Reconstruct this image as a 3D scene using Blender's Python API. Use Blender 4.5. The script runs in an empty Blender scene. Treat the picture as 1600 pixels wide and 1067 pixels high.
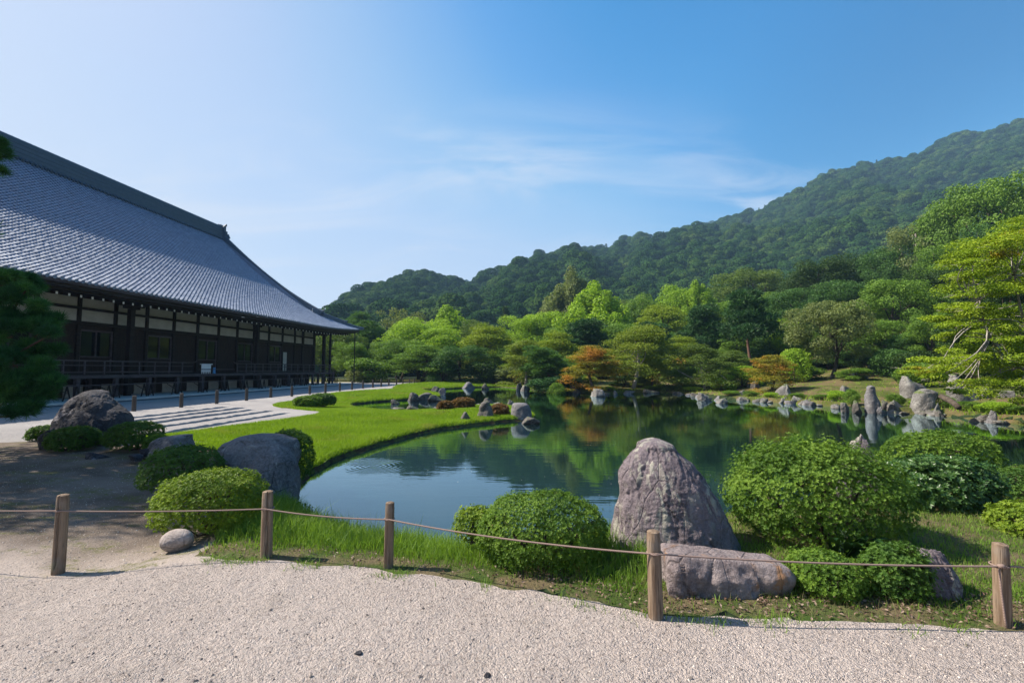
import bpy, bmesh, math, random
import numpy as np
from mathutils import Vector, Matrix
from mathutils.geometry import delaunay_2d_cdt

S = bpy.context.scene
C = S.collection
R = math.radians

# ------------------------------------------------------------------ camera
EYE = 1.6
FPX, CX, CY, HORIZON = 711.1, 800.0, 533.5, 577.0
PITCH = math.atan((HORIZON - CY) / FPX)
cam = bpy.data.objects.new('camera', bpy.data.cameras.new('camera'))
C.objects.link(cam)
cam.data.lens = 16.0
cam.data.sensor_width = 36.0
cam.data.clip_start = 0.1
cam.data.clip_end = 20000
cam.location = (0, 0, EYE)
cam.rotation_euler = (R(90) + PITCH, 0, 0)
S.camera = cam

# ------------------------------------------------------------------ sky and sun
SUN_DIR = Vector((-1.0, 0.15, 1.03)).normalized()        # towards the sun
SUN_EL = math.asin(SUN_DIR.z)
SUN_AZ = math.atan2(SUN_DIR.x, SUN_DIR.y)
W = bpy.data.worlds.new('World')
S.world = W
W.use_nodes = True
nt = W.node_tree
nt.nodes.clear()
def wn(t, **k):
    n = nt.nodes.new(t)
    for a, b in k.items():
        setattr(n, a, b)
    return n
sky = wn('ShaderNodeTexSky', sky_type='NISHITA', sun_disc=False, sun_elevation=SUN_EL, sun_rotation=SUN_AZ,
         air_density=1.0, dust_density=0.9, ozone_density=2.2, altitude=50)
# tone response of the film to the sky (same for every direction)
sepc = wn('ShaderNodeSeparateColor')
nt.links.new(sky.outputs[0], sepc.inputs[0])
combc = wn('ShaderNodeCombineColor')
CURVE = ([(0, .0), (.09, .012), (.112, .065), (.135, .20), (.17, .39), (.224, .55), (.30, .65), (.42, .74), (1, .95)],
         [(0, .0), (.135, .20), (.185, .335), (.215, .46), (.26, .59), (.343, .70), (.45, .78), (.6, .84), (1, .97)],
         [(0, .0), (.25, .54), (.315, .705), (.345, .78), (.417, .86), (.55, .93), (.7, .96), (1, 1.0)])
tcs = wn('ShaderNodeTexCoord')
dt = wn('ShaderNodeVectorMath', operation='DOT_PRODUCT')
nt.links.new(tcs.outputs['Generated'], dt.inputs[0]); dt.inputs[1].default_value = SUN_DIR
band = wn('ShaderNodeMapRange', interpolation_type='SMOOTHSTEP')
nt.links.new(dt.outputs['Value'], band.inputs[0])
for k, v in zip((1, 2, 3, 4), (-0.12, 0.26, 0.73, 1.0)):
    band.inputs[k].default_value = v
for i, pts in enumerate(CURVE):
    ml = wn('ShaderNodeMath', operation='MULTIPLY')
    nt.links.new(sepc.outputs[i], ml.inputs[0]); ml.inputs[1].default_value = 0.1
    fc = wn('ShaderNodeFloatCurve')
    cv = fc.mapping.curves[0]
    for k, (x, y) in enumerate(pts):
        if k == 0: cv.points[0].location = (x, y)
        elif k == len(pts) - 1: cv.points[-1].location = (x, y)
        else: cv.points.new(x, y)
    fc.mapping.update()
    mb_ = wn('ShaderNodeMath', operation='MULTIPLY')
    nt.links.new(ml.outputs[0], mb_.inputs[0]); nt.links.new(band.outputs[0], mb_.inputs[1])
    nt.links.new(mb_.outputs[0], fc.inputs['Value'])
    m2 = wn('ShaderNodeMath', operation='MULTIPLY')
    nt.links.new(fc.outputs[0], m2.inputs[0]); m2.inputs[1].default_value = 4.45
    nt.links.new(m2.outputs[0], combc.inputs[i])
# thin cirrus: a streaky noise laid on a flat layer high above
tc = wn('ShaderNodeTexCoord')
sep = wn('ShaderNodeSeparateXYZ')
nt.links.new(tc.outputs['Generated'], sep.inputs[0])
def wmath(op, a, b=None):
    n = wn('ShaderNodeMath', operation=op)
    for i, v in enumerate((a, b)):
        if v is None:
            continue
        if isinstance(v, (int, float)):
            n.inputs[i].default_value = v
        else:
            nt.links.new(v, n.inputs[i])
    return n.outputs[0]
den = wmath('ADD', wmath('MAXIMUM', sep.outputs[2], 0.0), 0.18)
comb = wn('ShaderNodeCombineXYZ')
nt.links.new(wmath('DIVIDE', sep.outputs[0], den), comb.inputs[0])
nt.links.new(wmath('DIVIDE', sep.outputs[1], den), comb.inputs[1])
def wnoise(scale, detail, loc, rot, sc, dist=0.0):
    m = wn('ShaderNodeMapping')
    m.inputs['Location'].default_value = loc
    m.inputs['Rotation'].default_value = rot
    m.inputs['Scale'].default_value = sc
    nt.links.new(comb.outputs[0], m.inputs[0])
    n = wn('ShaderNodeTexNoise')
    n.inputs['Scale'].default_value = scale
    n.inputs['Detail'].default_value = detail
    n.inputs['Roughness'].default_value = 0.6
    n.inputs['Distortion'].default_value = dist
    nt.links.new(m.outputs[0], n.inputs['Vector'])
    return n.outputs['Fac']
def wramp(src, a, b, hi):
    r = wn('ShaderNodeMapRange', interpolation_type='SMOOTHSTEP')
    r.inputs[1].default_value = a
    r.inputs[2].default_value = b
    r.inputs[4].default_value = hi
    nt.links.new(src, r.inputs[0])
    return r.outputs[0]
streak = wramp(wnoise(1.5, 7, (0.3, 1.1, 0), (0, 0, R(24)), (0.8, 2.0, 1), 0.7), 0.40, 0.72, 1.0)
patch = wramp(wnoise(0.55, 2, (2.1, 0.35, 0), (0, 0, 0), (1, 1, 1)), 0.30, 0.52, 1.0)
vv = wmath('ABSOLUTE', wmath('DIVIDE', sep.outputs[1], den))
zone = wmath('MULTIPLY', wramp(vv, 1.12, 1.5, 1.0), wmath('SUBTRACT', 1.0, wramp(vv, 2.2, 3.0, 1.0)))
cl = wmath('MULTIPLY', wmath('MULTIPLY', wmath('MULTIPLY', streak, patch), zone), 0.6)
mixc = wn('ShaderNodeMixRGB')
nt.links.new(cl, mixc.inputs[0])
nt.links.new(combc.outputs[0], mixc.inputs[1])
mixc.inputs[2].default_value = (3.75, 3.85, 4.1, 1)
bg = wn('ShaderNodeBackground')
bg.inputs['Strength'].default_value = 0.1
nt.links.new(mixc.outputs[0], bg.inputs['Color'])
out = wn('ShaderNodeOutputWorld')
nt.links.new(bg.outputs[0], out.inputs['Surface'])

sd = bpy.data.lights.new('sun', 'SUN')
sd.energy = 4.9
sd.angle = R(0.5)
sd.color = (1.0, 0.925, 0.80)
sun = bpy.data.objects.new('sun', sd)
C.objects.link(sun)
sun.rotation_euler = SUN_DIR.to_track_quat('Z', 'Y').to_euler()

S.view_settings.view_transform = 'Standard'
S.view_settings.look = 'None'
S.view_settings.exposure = 1.2
S.view_settings.gamma = 1.0
S.view_settings.use_curve_mapping = False
S.render.engine = 'CYCLES'
cy = S.cycles
cy.max_bounces = 6
cy.diffuse_bounces = 3
cy.glossy_bounces = 3
cy.transmission_bounces = 4
cy.transparent_max_bounces = 8
cy.volume_bounces = 0
cy.sample_clamp_indirect = 6
cy.use_denoising = True
cy.denoiser = 'OPENIMAGEDENOISE'
cy.caustics_reflective = False
cy.caustics_refractive = False

# ------------------------------------------------------------------ helpers
rng = np.random.default_rng(11)
random.seed(5)

def ray(px, py):
    x = (px - CX) / FPX
    y = (CY - py) / FPX
    return np.array((x, math.cos(PITCH) - y * math.sin(PITCH), math.sin(PITCH) + y * math.cos(PITCH)))
def at(px, py, z=0.0):
    d = ray(px, py)
    return np.array((0, 0, EYE)) + d * ((z - EYE) / d[2])
def atY(px, py, Y):
    d = ray(px, py)
    return np.array((0, 0, EYE)) + d * (Y / d[1])
def poly(pts, z=0.0):
    return np.array([at(a, b, z)[:2] for a, b in pts])

_perm = np.random.default_rng(3).permutation(256)
_perm = np.concatenate([_perm, _perm, _perm])
_grad = np.random.default_rng(4).normal(size=(256, 3))
_grad /= np.linalg.norm(_grad, axis=1)[:, None]
def pnoise(p):
    p = np.asarray(p, float)
    i = np.floor(p).astype(int)
    f = p - i
    u = f * f * f * (f * (f * 6 - 15) + 10)
    i &= 255
    res = 0
    for dx in (0, 1):
        for dy in (0, 1):
            for dz in (0, 1):
                h = _perm[_perm[_perm[(i[:, 0] + dx) & 255] + ((i[:, 1] + dy) & 255)] + ((i[:, 2] + dz) & 255)]
                g = _grad[h]
                d = g[:, 0] * (f[:, 0] - dx) + g[:, 1] * (f[:, 1] - dy) + g[:, 2] * (f[:, 2] - dz)
                w = (u[:, 0] if dx else 1 - u[:, 0]) * (u[:, 1] if dy else 1 - u[:, 1]) * (u[:, 2] if dz else 1 - u[:, 2])
                res = res + w * d
    return res * 1.6
def fbm(p, octaves=4, gain=0.5):
    p = np.asarray(p, float)
    a, s, r = 1.0, 1.0, 0
    for o in range(octaves):
        r = r + a * pnoise(p * s + o * 17.3)
        a *= gain
        s *= 2.03
    return r
def ridged(p, octaves=4, gain=0.5):
    p = np.asarray(p, float)
    a, s, r = 1.0, 1.0, 0
    for o in range(octaves):
        r = r + a * (1 - 2 * np.abs(pnoise(p * s + o * 9.7)))
        a *= gain
        s *= 2.1
    return r
def sstep(a, b, x):
    t = np.clip((np.asarray(x, float) - a) / (b - a), 0, 1)
    return t * t * (3 - 2 * t)

def np_mesh(name, V, faces, mats=(), smooth=False, attrs=None):
    """V (n,3); faces: one (m,k) array or a list of such arrays."""
    if not isinstance(faces, (list, tuple)):
        faces = [faces]
    faces = [np.asarray(f, np.int32) for f in faces if len(f)]
    me = bpy.data.meshes.new(name)
    V = np.asarray(V, np.float32)
    me.vertices.add(len(V))
    me.vertices.foreach_set('co', V.ravel())
    tot = np.concatenate([np.full(len(f), f.shape[1], np.int32) for f in faces])
    idx = np.concatenate([f.ravel() for f in faces])
    me.loops.add(len(idx))
    me.loops.foreach_set('vertex_index', idx)
    me.polygons.add(len(tot))
    st = np.zeros(len(tot), np.int32)
    st[1:] = np.cumsum(tot)[:-1]
    me.polygons.foreach_set('loop_start', st)
    me.polygons.foreach_set('loop_total', tot)
    me.polygons.foreach_set('use_smooth', np.full(len(tot), bool(smooth)))
    for m in (mats if isinstance(mats, (list, tuple)) else [mats]):
        me.materials.append(m)
    for k, v in (attrs or {}).items():
        a = me.attributes.new(k, 'FLOAT', 'POINT')
        a.data.foreach_set('value', np.asarray(v, np.float32))
    me.update(calc_edges=True)
    return me

def link(name, me, parent=None, loc=None, rotz=None):
    o = bpy.data.objects.new(name, me)
    C.objects.link(o)
    if parent is not None:
        o.parent = parent
    if loc is not None:
        o.location = loc
    if rotz is not None:
        o.rotation_euler = (0, 0, rotz)
    return o
def tag(o, label=None, cat=None, group=None, kind=None):
    if label: o['label'] = label
    if cat: o['category'] = cat
    if group: o['group'] = group
    if kind: o['kind'] = kind
    return o
def thing(name, label, cat, loc=(0, 0, 0), rotz=0.0, group=None):
    o = link(name, None, None, loc, rotz)
    o.empty_display_size = 0.2
    return tag(o, label, cat, group)

class MB:
    """collects pieces of one mesh"""
    def __init__(s):
        s.V, s.Q, s.T, s.n = [], [], [], 0
    def add(s, V, F):
        V = np.asarray(V, float)
        F = np.asarray(F, int)
        (s.Q if F.shape[1] == 4 else s.T).append(F + s.n)
        s.V.append(V)
        s.n += len(V)
        return s
    def box(s, a, b):
        x0, y0, z0 = a
        x1, y1, z1 = b
        V = [(x0,y0,z0),(x1,y0,z0),(x1,y1,z0),(x0,y1,z0),(x0,y0,z1),(x1,y0,z1),(x1,y1,z1),(x0,y1,z1)]
        return s.add(V, [(0,3,2,1),(4,5,6,7),(0,1,5,4),(1,2,6,5),(2,3,7,6),(3,0,4,7)])
    def bar(s, p, q, w, h):
        p, q = Vector(p), Vector(q)
        d = (q - p).normalized()
        up = Vector((0, 0, 1)) if abs(d.z) < .95 else Vector((1, 0, 0))
        a = d.cross(up).normalized() * w / 2
        b = a.cross(d).normalized() * h / 2
        V = [p-a-b, p+a-b, p+a+b, p-a+b, q-a-b, q+a-b, q+a+b, q-a+b]
        return s.add([tuple(v) for v in V], [(0,1,2,3),(7,6,5,4),(0,4,5,1),(1,5,6,2),(2,6,7,3),(3,7,4,0)])
    def tube(s, pts, rad, seg=8, cap=True, wob=None):
        V, Fq, Ft = tube_arrays(pts, rad, seg, cap)
        n0 = s.n
        s.V.append(V)
        s.n += len(V)
        s.Q.append(Fq + n0)
        if len(Ft): s.T.append(Ft + n0)
        return s
    def mesh(s, name, mat, smooth=False, attrs=None):
        V = np.concatenate(s.V)
        fs = []
        if s.Q: fs.append(np.concatenate(s.Q))
        if s.T: fs.append(np.concatenate(s.T))
        return np_mesh(name, V, fs, mat, smooth, attrs)
    def obj(s, name, mat, parent=None, smooth=False):
        return link(name, s.mesh(name, mat, smooth), parent)

def tube_arrays(pts, rad, seg=8, cap=True):
    P = np.asarray(pts, float)
    n = len(P)
    rad = np.broadcast_to(np.asarray(rad, float), (n,))
    T = np.gradient(P, axis=0)
    T /= np.linalg.norm(T, axis=1)[:, None] + 1e-9
    ref = np.array((0., 0., 1.)) if abs(T[0][2]) < .9 else np.array((1., 0., 0.))
    V = []
    A = np.cross(T[0], ref); A /= np.linalg.norm(A)
    for i in range(n):
        A = A - T[i] * A.dot(T[i]); A /= np.linalg.norm(A) + 1e-9
        B = np.cross(T[i], A)
        th = np.arange(seg) * 2 * math.pi / seg
        V.append(P[i] + rad[i] * (np.cos(th)[:, None] * A + np.sin(th)[:, None] * B))
    V = np.concatenate(V)
    i, j = np.meshgrid(np.arange(n - 1), np.arange(seg), indexing='ij')
    a = (i * seg + j).ravel(); b = (i * seg + (j + 1) % seg).ravel()
    Fq = np.stack([a, b, b + seg, a + seg], 1)
    Ft = np.zeros((0, 3), int)
    if cap:
        c0, c1 = len(V), len(V) + 1
        V = np.concatenate([V, P[:1], P[-1:]])
        k = np.arange(seg)
        Ft = np.concatenate([np.stack([np.full(seg, c0), (k + 1) % seg, k], 1),
                             np.stack([np.full(seg, c1), (n - 1) * seg + k, (n - 1) * seg + (k + 1) % seg], 1)])
    return V, Fq, Ft

_ico = {}
def ico(n):
    if n not in _ico:
        bm = bmesh.new()
        bmesh.ops.create_icosphere(bm, subdivisions=n, radius=1)
        V = np.array([v.co[:] for v in bm.verts])
        F = np.array([[v.index for v in f.verts] for f in bm.faces])
        bm.free()
        _ico[n] = (V / np.linalg.norm(V, axis=1)[:, None], F)
    return _ico[n]

# ------------------------------------------------------------------ materials
class NT:
    def __init__(s, name):
        s.m = bpy.data.materials.new(name)
        s.m.use_nodes = True
        s.t = s.m.node_tree
        s.t.nodes.clear()
        s.out = s.n('ShaderNodeOutputMaterial')
        s.tc = s.n('ShaderNodeTexCoord')
        s.geo = s.n('ShaderNodeNewGeometry')
    def n(s, t, **k):
        n = s.t.nodes.new(t)
        for a, b in k.items():
            setattr(n, a, b)
        return n
    def set(s, sock, v):
        if isinstance(v, bpy.types.NodeSocket):
            s.t.links.new(v, sock)
        elif isinstance(v, tuple) and len(v) == 3 and sock.type == 'RGBA':
            sock.default_value = (*v, 1)
        else:
            sock.default_value = v
    def noise(s, scale, detail=4, rough=0.55, vec=None, dist=0.0, kind='Fac'):
        n = s.n('ShaderNodeTexNoise')
        n.inputs['Scale'].default_value = scale
        n.inputs['Detail'].default_value = detail
        n.inputs['Roughness'].default_value = rough
        n.inputs['Distortion'].default_value = dist
        s.t.links.new(vec or s.pos(), n.inputs['Vector'])
        return n.outputs[kind]
    def voro(s, scale, vec=None, feat='F1', out='Distance', rand=1.0):
        n = s.n('ShaderNodeTexVoronoi', feature=feat)
        n.inputs['Scale'].default_value = scale
        n.inputs['Randomness'].default_value = rand
        s.t.links.new(vec or s.pos(), n.inputs['Vector'])
        return n.outputs[out]
    def pos(s):
        return s.tc.outputs['Object']
    def scaled(s, sc, rot=(0, 0, 0), vec=None):
        m = s.n('ShaderNodeMapping')
        m.inputs['Scale'].default_value = sc
        m.inputs['Rotation'].default_value = rot
        s.t.links.new(vec or s.pos(), m.inputs[0])
        return m.outputs[0]
    def rng(s, src, a, b, lo=0.0, hi=1.0, smooth=True):
        r = s.n('ShaderNodeMapRange', interpolation_type='SMOOTHSTEP' if smooth else 'LINEAR')
        s.set(r.inputs[0], src)
        for i, v in zip((1, 2, 3, 4), (a, b, lo, hi)):
            r.inputs[i].default_value = v
        return r.outputs[0]
    def mix(s, f, a, b, mode='MIX'):
        n = s.n('ShaderNodeMixRGB', blend_type=mode)
        s.set(n.inputs[0], f); s.set(n.inputs[1], a); s.set(n.inputs[2], b)
        return n.outputs[0]
    def math(s, op, a, b=0.0, c=None):
        n = s.n('ShaderNodeMath', operation=op)
        s.set(n.inputs[0], a); s.set(n.inputs[1], b)
        if c is not None: s.set(n.inputs[2], c)
        return n.outputs[0]
    def attr(s, name):
        return s.n('ShaderNodeAttribute', attribute_name=name).outputs['Fac']
    def bump(s, h, strength=0.5, dist=0.02, normal=None):
        b = s.n('ShaderNodeBump')
        s.set(b.inputs['Height'], h)
        b.inputs['Strength'].default_value = strength
        b.inputs['Distance'].default_value = dist
        if normal is not None: s.set(b.inputs['Normal'], normal)
        return b.outputs[0]
    def bsdf(s, col, rough=0.8, spec=0.3, normal=None, finish=True):
        p = s.n('ShaderNodeBsdfPrincipled')
        s.set(p.inputs['Base Color'], col)
        s.set(p.inputs['Roughness'], rough)
        p.inputs['Specular IOR Level'].default_value = spec
        if normal is not None: s.set(p.inputs['Normal'], normal)
        if finish: s.t.links.new(p.outputs[0], s.out.inputs['Surface'])
        return p.outputs[0]
    def done(s, shader=None):
        if shader is not None: s.t.links.new(shader, s.out.inputs['Surface'])
        return s.m

def leaf_mat(name, dark, mid, light, accent=None, acc=(0.55, 0.75), accscale=2.2, transl=0.40, rough=0.55, spec=0.25, inst=0.0):
    """foliage: leaf-to-leaf colour from the tint attribute, patches of accent colour (turning leaves) in object space"""
    t = NT(name)
    r = t.n('ShaderNodeValToRGB')
    r.color_ramp.elements[0].color = (*dark, 1)
    r.color_ramp.elements[1].color = (*light, 1)
    e = r.color_ramp.elements.new(0.5)
    e.color = (*mid, 1)
    tv = t.attr('tint')
    if inst:
        tv = t.math('ADD', t.math('MULTIPLY', tv, 1 - inst), t.math('MULTIPLY', t.n('ShaderNodeObjectInfo').outputs['Random'], inst))
    t.set(r.inputs[0], tv)
    col = r.outputs[0]
    if accent:
        f = t.rng(t.noise(accscale, 3), *acc)
        col = t.mix(f, col, accent)
    p = t.bsdf(col, rough, spec, finish=False)
    tr = t.n('ShaderNodeBsdfTranslucent')
    t.set(tr.inputs[0], t.mix(1.0, col, (1.0, 1.0, 0.55), 'MULTIPLY'))
    m = t.n('ShaderNodeMixShader')
    m.inputs[0].default_value = transl
    t.t.links.new(p, m.inputs[1]); t.t.links.new(tr.outputs[0], m.inputs[2])
    return t.done(m.outputs[0])

def rock_mat(name, a, b, lichen, lic=(0.58, 0.66), lscale=9.0, bump=0.7, streak=False, moss=None, scale=1.0):
    t = NT(name)
    v = t.scaled((1, 1, 0.35)) if streak else t.pos()
    n1 = t.noise(2.2 * scale, 7, 0.62, v, 0.6)
    col = t.mix(t.rng(n1, 0.35, 0.65), a, b)
    fine = t.noise(28 * scale, 5, 0.7)
    col = t.mix(t.rng(fine, 0.35, 0.7, 0.0, 0.5), col, tuple(min(1, x * 1.7 + .02) for x in b))
    crack = t.rng(t.voro(3.0 * scale, v, 'DISTANCE_TO_EDGE'), 0.0, 0.035, 0.75, 0.0)
    col = t.mix(t.math('MULTIPLY', crack, t.rng(t.noise(1.7 * scale, 2), .45, .6)), col, tuple(x * .35 for x in a))
    lz = t.math('MULTIPLY', t.rng(t.noise(lscale * scale, 5, 0.65, v, 0.8), *lic), t.rng(t.noise(1.6 * scale, 2), 0.38, 0.58))
    col = t.mix(lz, col, lichen)
    if moss:
        sepn = t.n('ShaderNodeSeparateXYZ')
        t.t.links.new(t.geo.outputs['Normal'], sepn.inputs[0])
        mm = t.math('MULTIPLY', t.rng(sepn.outputs[2], 0.35, 0.8), t.rng(t.noise(4 * scale, 4), 0.46, 0.6))
        col = t.mix(mm, col, moss)
    h = t.math('ADD', t.math('MULTIPLY', t.noise(9 * scale, 8, 0.68, v, 0.4), 1.0), t.math('MULTIPLY', fine, 0.4))
    h = t.math('SUBTRACT', h, t.math('MULTIPLY', crack, 0.25))
    return t.bsdf(col, 0.85, 0.25, t.bump(h, bump, 0.06)) and t.done()

M = {}
def build_mats():
    # gravel path
    t = NT('crushed_granite')
    big = t.noise(0.9, 3)
    grain = t.voro(170)
    cells = t.voro(170, out='Color')
    sepc = t.n('ShaderNodeSeparateColor'); t.t.links.new(cells, sepc.inputs[0])
    col = t.mix(t.rng(big, .3, .7), (0.54, 0.452, 0.408), (0.63, 0.532, 0.485))
    col = t.mix(t.rng(sepc.outputs[0], 0, 1, 0, .55, False), col, (0.40, 0.335, 0.305))
    col = t.mix(t.rng(sepc.outputs[1], 0.90, 0.93), col, (0.60, 0.53, 0.48))
    col = t.mix(t.math('MULTIPLY', t.rng(t.noise(55, 2), .68, .72), 0.55), col, (0.12, 0.10, 0.095))
    edge = t.rng(t.noise(2.6, 5), .55, .75, 0, .35)
    col = t.mix(edge, col, (0.35, 0.29, 0.245))
    g2 = t.voro(78, feat='SMOOTH_F1')
    dim = t.rng(t.noise(34, 4, .6), .36, .50, 1, 0)
    col = t.mix(t.math('MULTIPLY', dim, .5), col, (0.24, 0.19, 0.165))
    h = t.math('ADD', t.math('MULTIPLY', grain, -0.6), t.math('MULTIPLY', g2, -1.0))
    h = t.math('ADD', h, t.math('MULTIPLY', t.noise(34, 6, .7), 1.2))
    h = t.math('ADD', h, t.math('MULTIPLY', t.noise(9, 3, .5, t.scaled((1, 1.6, 1), (0, 0, R(35)))), 2.2))
    h = t.math('ADD', h, t.math('MULTIPLY', t.noise(3.1, 3), 3.0))
    t.bsdf(col, 0.92, 0.15, t.bump(h, 1.0, 0.026))
    M['path'] = t.m
    # pale raked gravel
    t = NT('raked_gravel')
    col = t.mix(t.rng(t.noise(.5, 4), .3, .7), (0.27, 0.25, 0.245), (0.335, 0.31, 0.30))
    col = t.mix(t.rng(t.noise(35, 4, .7), .55, .7, 0, .4), col, (0.26, 0.24, 0.23))
    h = t.math('ADD', t.noise(45, 4, .7), t.math('MULTIPLY', t.noise(7, 3), .8))
    t.bsdf(col, 0.92, 0.15, t.bump(h, 0.9, 0.03))
    M['gravel'] = t.m
    # bare soil with moss and gravel
    t = NT('garden_soil')
    n1 = t.noise(1.1, 5, .6)
    col = t.mix(t.rng(n1, .35, .65), (0.105, 0.08, 0.062), (0.19, 0.15, 0.122))
    sepp = t.n('ShaderNodeSeparateXYZ'); t.t.links.new(t.pos(), sepp.inputs[0])
    near = t.rng(t.math('ADD', sepp.outputs[1], t.math('MULTIPLY', t.noise(1.4, 4), 1.6)), 4.1, 5.9, 1, 0)
    col = t.mix(near, col, (0.43, 0.36, 0.32))
    moss = t.math('MULTIPLY', t.rng(t.noise(1.7, 6, .65, t.scaled((1, 1.6, 1))), .50, .62), t.rng(t.noise(22, 3), .35, .6))
    col = t.mix(t.math('MULTIPLY', moss, .8), col, (0.11, 0.115, 0.03))
    col = t.mix(t.rng(t.noise(70, 3, .7), .6, .68, 0, .45), col, (0.40, 0.35, 0.31))
    col = t.mix(t.rng(t.noise(45, 2, .7), .66, .70, 0, .6), col, (0.07, 0.055, 0.045))
    h = t.math('ADD', t.noise(40, 6, .7), t.noise(6, 3))
    t.bsdf(col, 0.95, 0.12, t.bump(h, 0.9, 0.025))
    M['soil'] = t.m
    # lawn base, dark earth shows on the cut bank
    t = NT('lawn_turf')
    col = t.mix(t.rng(t.noise(.8, 5), .35, .65), (0.12, 0.21, 0.014), (0.19, 0.25, 0.03))
    col = t.mix(t.rng(t.noise(30, 4, .7), .5, .7, 0, .5), col, (0.07, 0.13, 0.012))
    sepp = t.n('ShaderNodeSeparateXYZ'); t.t.links.new(t.geo.outputs['Position'], sepp.inputs[0])
    zz = t.math('ADD', sepp.outputs[2], t.math('MULTIPLY', t.noise(6, 3), 0.06))
    col = t.mix(t.rng(zz, -0.30, -0.27, 1, 0), col, t.mix(t.rng(t.noise(5, 4), .4, .6), (0.045, 0.034, 0.02), (0.075, 0.085, 0.025)))
    t.bsdf(col, 0.95, 0.1, t.bump(t.noise(60, 4, .7), 0.8, 0.03))
    M['lawn'] = t.m
    # rough grass verge
    t = NT('verge_turf')
    col = t.mix(t.rng(t.noise(2.2, 5, .65), .38, .62), (0.055, 0.095, 0.018), (0.16, 0.125, 0.07))
    col = t.mix(t.rng(t.noise(26, 5, .7), .45, .7, 0, .6), col, (0.075, 0.055, 0.035))
    sepp = t.n('ShaderNodeSeparateXYZ'); t.t.links.new(t.geo.outputs['Position'], sepp.inputs[0])
    col = t.mix(t.rng(sepp.outputs[2], -0.34, -0.22, 1, 0), col, (0.04, 0.03, 0.018))
    t.bsdf(col, 0.95, 0.12, t.bump(t.noise(50, 5, .7), 0.9, 0.03))
    M['verge'] = t.m
    # mossy slope on the far bank
    t = NT('moss_slope')
    col = t.mix(t.rng(t.noise(.5, 5, .62), .40, .60), (0.07, 0.085, 0.018), (0.15, 0.11, 0.055))
    col = t.mix(t.rng(t.noise(1.6, 4), .54, .70), col, (0.12, 0.18, 0.02))
    col = t.mix(t.rng(t.noise(9, 5, .7), .5, .75, 0, .6), col, (0.06, 0.05, 0.025))
    t.bsdf(col, 0.95, 0.1, t.bump(t.noise(8, 6, .7), 0.9, 0.12))
    M['slope'] = t.m
    t = NT('pond_mud')
    t.bsdf(t.mix(t.noise(1.5, 4), (0.035, 0.045, 0.028), (0.06, 0.065, 0.04)), 0.9, 0.2)
    M['bed'] = t.m
    t = NT('woodland_floor')
    t.bsdf(t.mix(t.rng(t.noise(.03, 5), .35, .65), (0.02, 0.034, 0.014), (0.035, 0.05, 0.02)), 0.95, 0.1,
           t.bump(t.noise(.25, 6, .7), 1.0, 2.0))
    M['floor'] = t.m
    # water
    t = NT('pond_water')
    p = t.geo.outputs['Position']
    n1 = t.noise(1.6, 3, .5, t.scaled((.6, 2.2, 1), (0, 0, R(8)), p), .3)
    n2 = t.noise(7.0, 3, .5, t.scaled((.5, 1.8, 1), (0, 0, R(-6)), p))
    rc = at(583, 728, -0.4)
    dv = t.n('ShaderNodeVectorMath', operation='DISTANCE')
    t.t.links.new(p, dv.inputs[0]); dv.inputs[1].default_value = tuple(rc)
    rr = dv.outputs['Value']
    ring = t.math('MULTIPLY', t.math('SINE', t.math('MULTIPLY', rr, 58.0)), t.rng(rr, 0.15, 1.05, 1.0, 0.0))
    h = t.math('ADD', t.math('MULTIPLY', n1, 0.0022), t.math('MULTIPLY', n2, 0.0005))
    h = t.math('ADD', h, t.math('MULTIPLY', ring, 0.0009))
    nb = t.bump(h, 1.0, 1.0)
    df = t.n('ShaderNodeBsdfDiffuse'); df.inputs[0].default_value = (0.008, 0.022, 0.022, 1)
    tp = t.n('ShaderNodeBsdfTransparent'); tp.inputs[0].default_value = (0.55, 0.72, 0.62, 1)
    body = t.n('ShaderNodeMixShader'); body.inputs[0].default_value = 0.38
    t.t.links.new(df.outputs[0], body.inputs[1]); t.t.links.new(tp.outputs[0], body.inputs[2])
    gl = t.n('ShaderNodeBsdfGlossy'); gl.inputs['Roughness'].default_value = 0.015
    gl.inputs[0].default_value = (0.72, 0.92, 1.0, 1)
    t.t.links.new(nb, gl.inputs['Normal'])
    fr = t.n('ShaderNodeFresnel'); fr.inputs['IOR'].default_value = 1.34
    t.t.links.new(nb, fr.inputs['Normal'])
    fm = t.math('ADD', t.math('MULTIPLY', fr.outputs[0], 1.6), 0.035)
    mx = t.n('ShaderNodeMixShader')
    t.t.links.new(fm, mx.inputs[0]); t.t.links.new(body.outputs[0], mx.inputs[1]); t.t.links.new(gl.outputs[0], mx.inputs[2])
    M['water'] = t.done(mx.outputs[0])
    # rocks
    M['boulder'] = rock_mat('purple_boulder_stone', (0.095, 0.075, 0.085), (0.185, 0.15, 0.162), (0.40, 0.375, 0.315), (0.50, 0.58), 6.5, 1.0, True, scale=1.6)
    M['slab'] = rock_mat('slab_stone', (0.15, 0.115, 0.115), (0.25, 0.205, 0.20), (0.30, 0.165, 0.09), (0.53, 0.60), 1.6, 0.9, True, scale=1.5)
    M['darkrock'] = rock_mat('dark_basalt', (0.022, 0.020, 0.024), (0.06, 0.056, 0.064), (0.24, 0.22, 0.235), (0.585, 0.63), 2.6, 1.0, scale=1.3)
    M['greyrock'] = rock_mat('grey_stone', (0.075, 0.07, 0.075), (0.165, 0.155, 0.158), (0.31, 0.30, 0.285), (0.55, 0.65), 5, 0.8, moss=None, scale=1.2)
    M['mossrock'] = rock_mat('mossy_stone', (0.055, 0.049, 0.045), (0.125, 0.112, 0.10), (0.23, 0.21, 0.19), (0.52, 0.64), 5, 0.8, moss=(0.06, 0.09, 0.02), scale=1.0)
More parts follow.
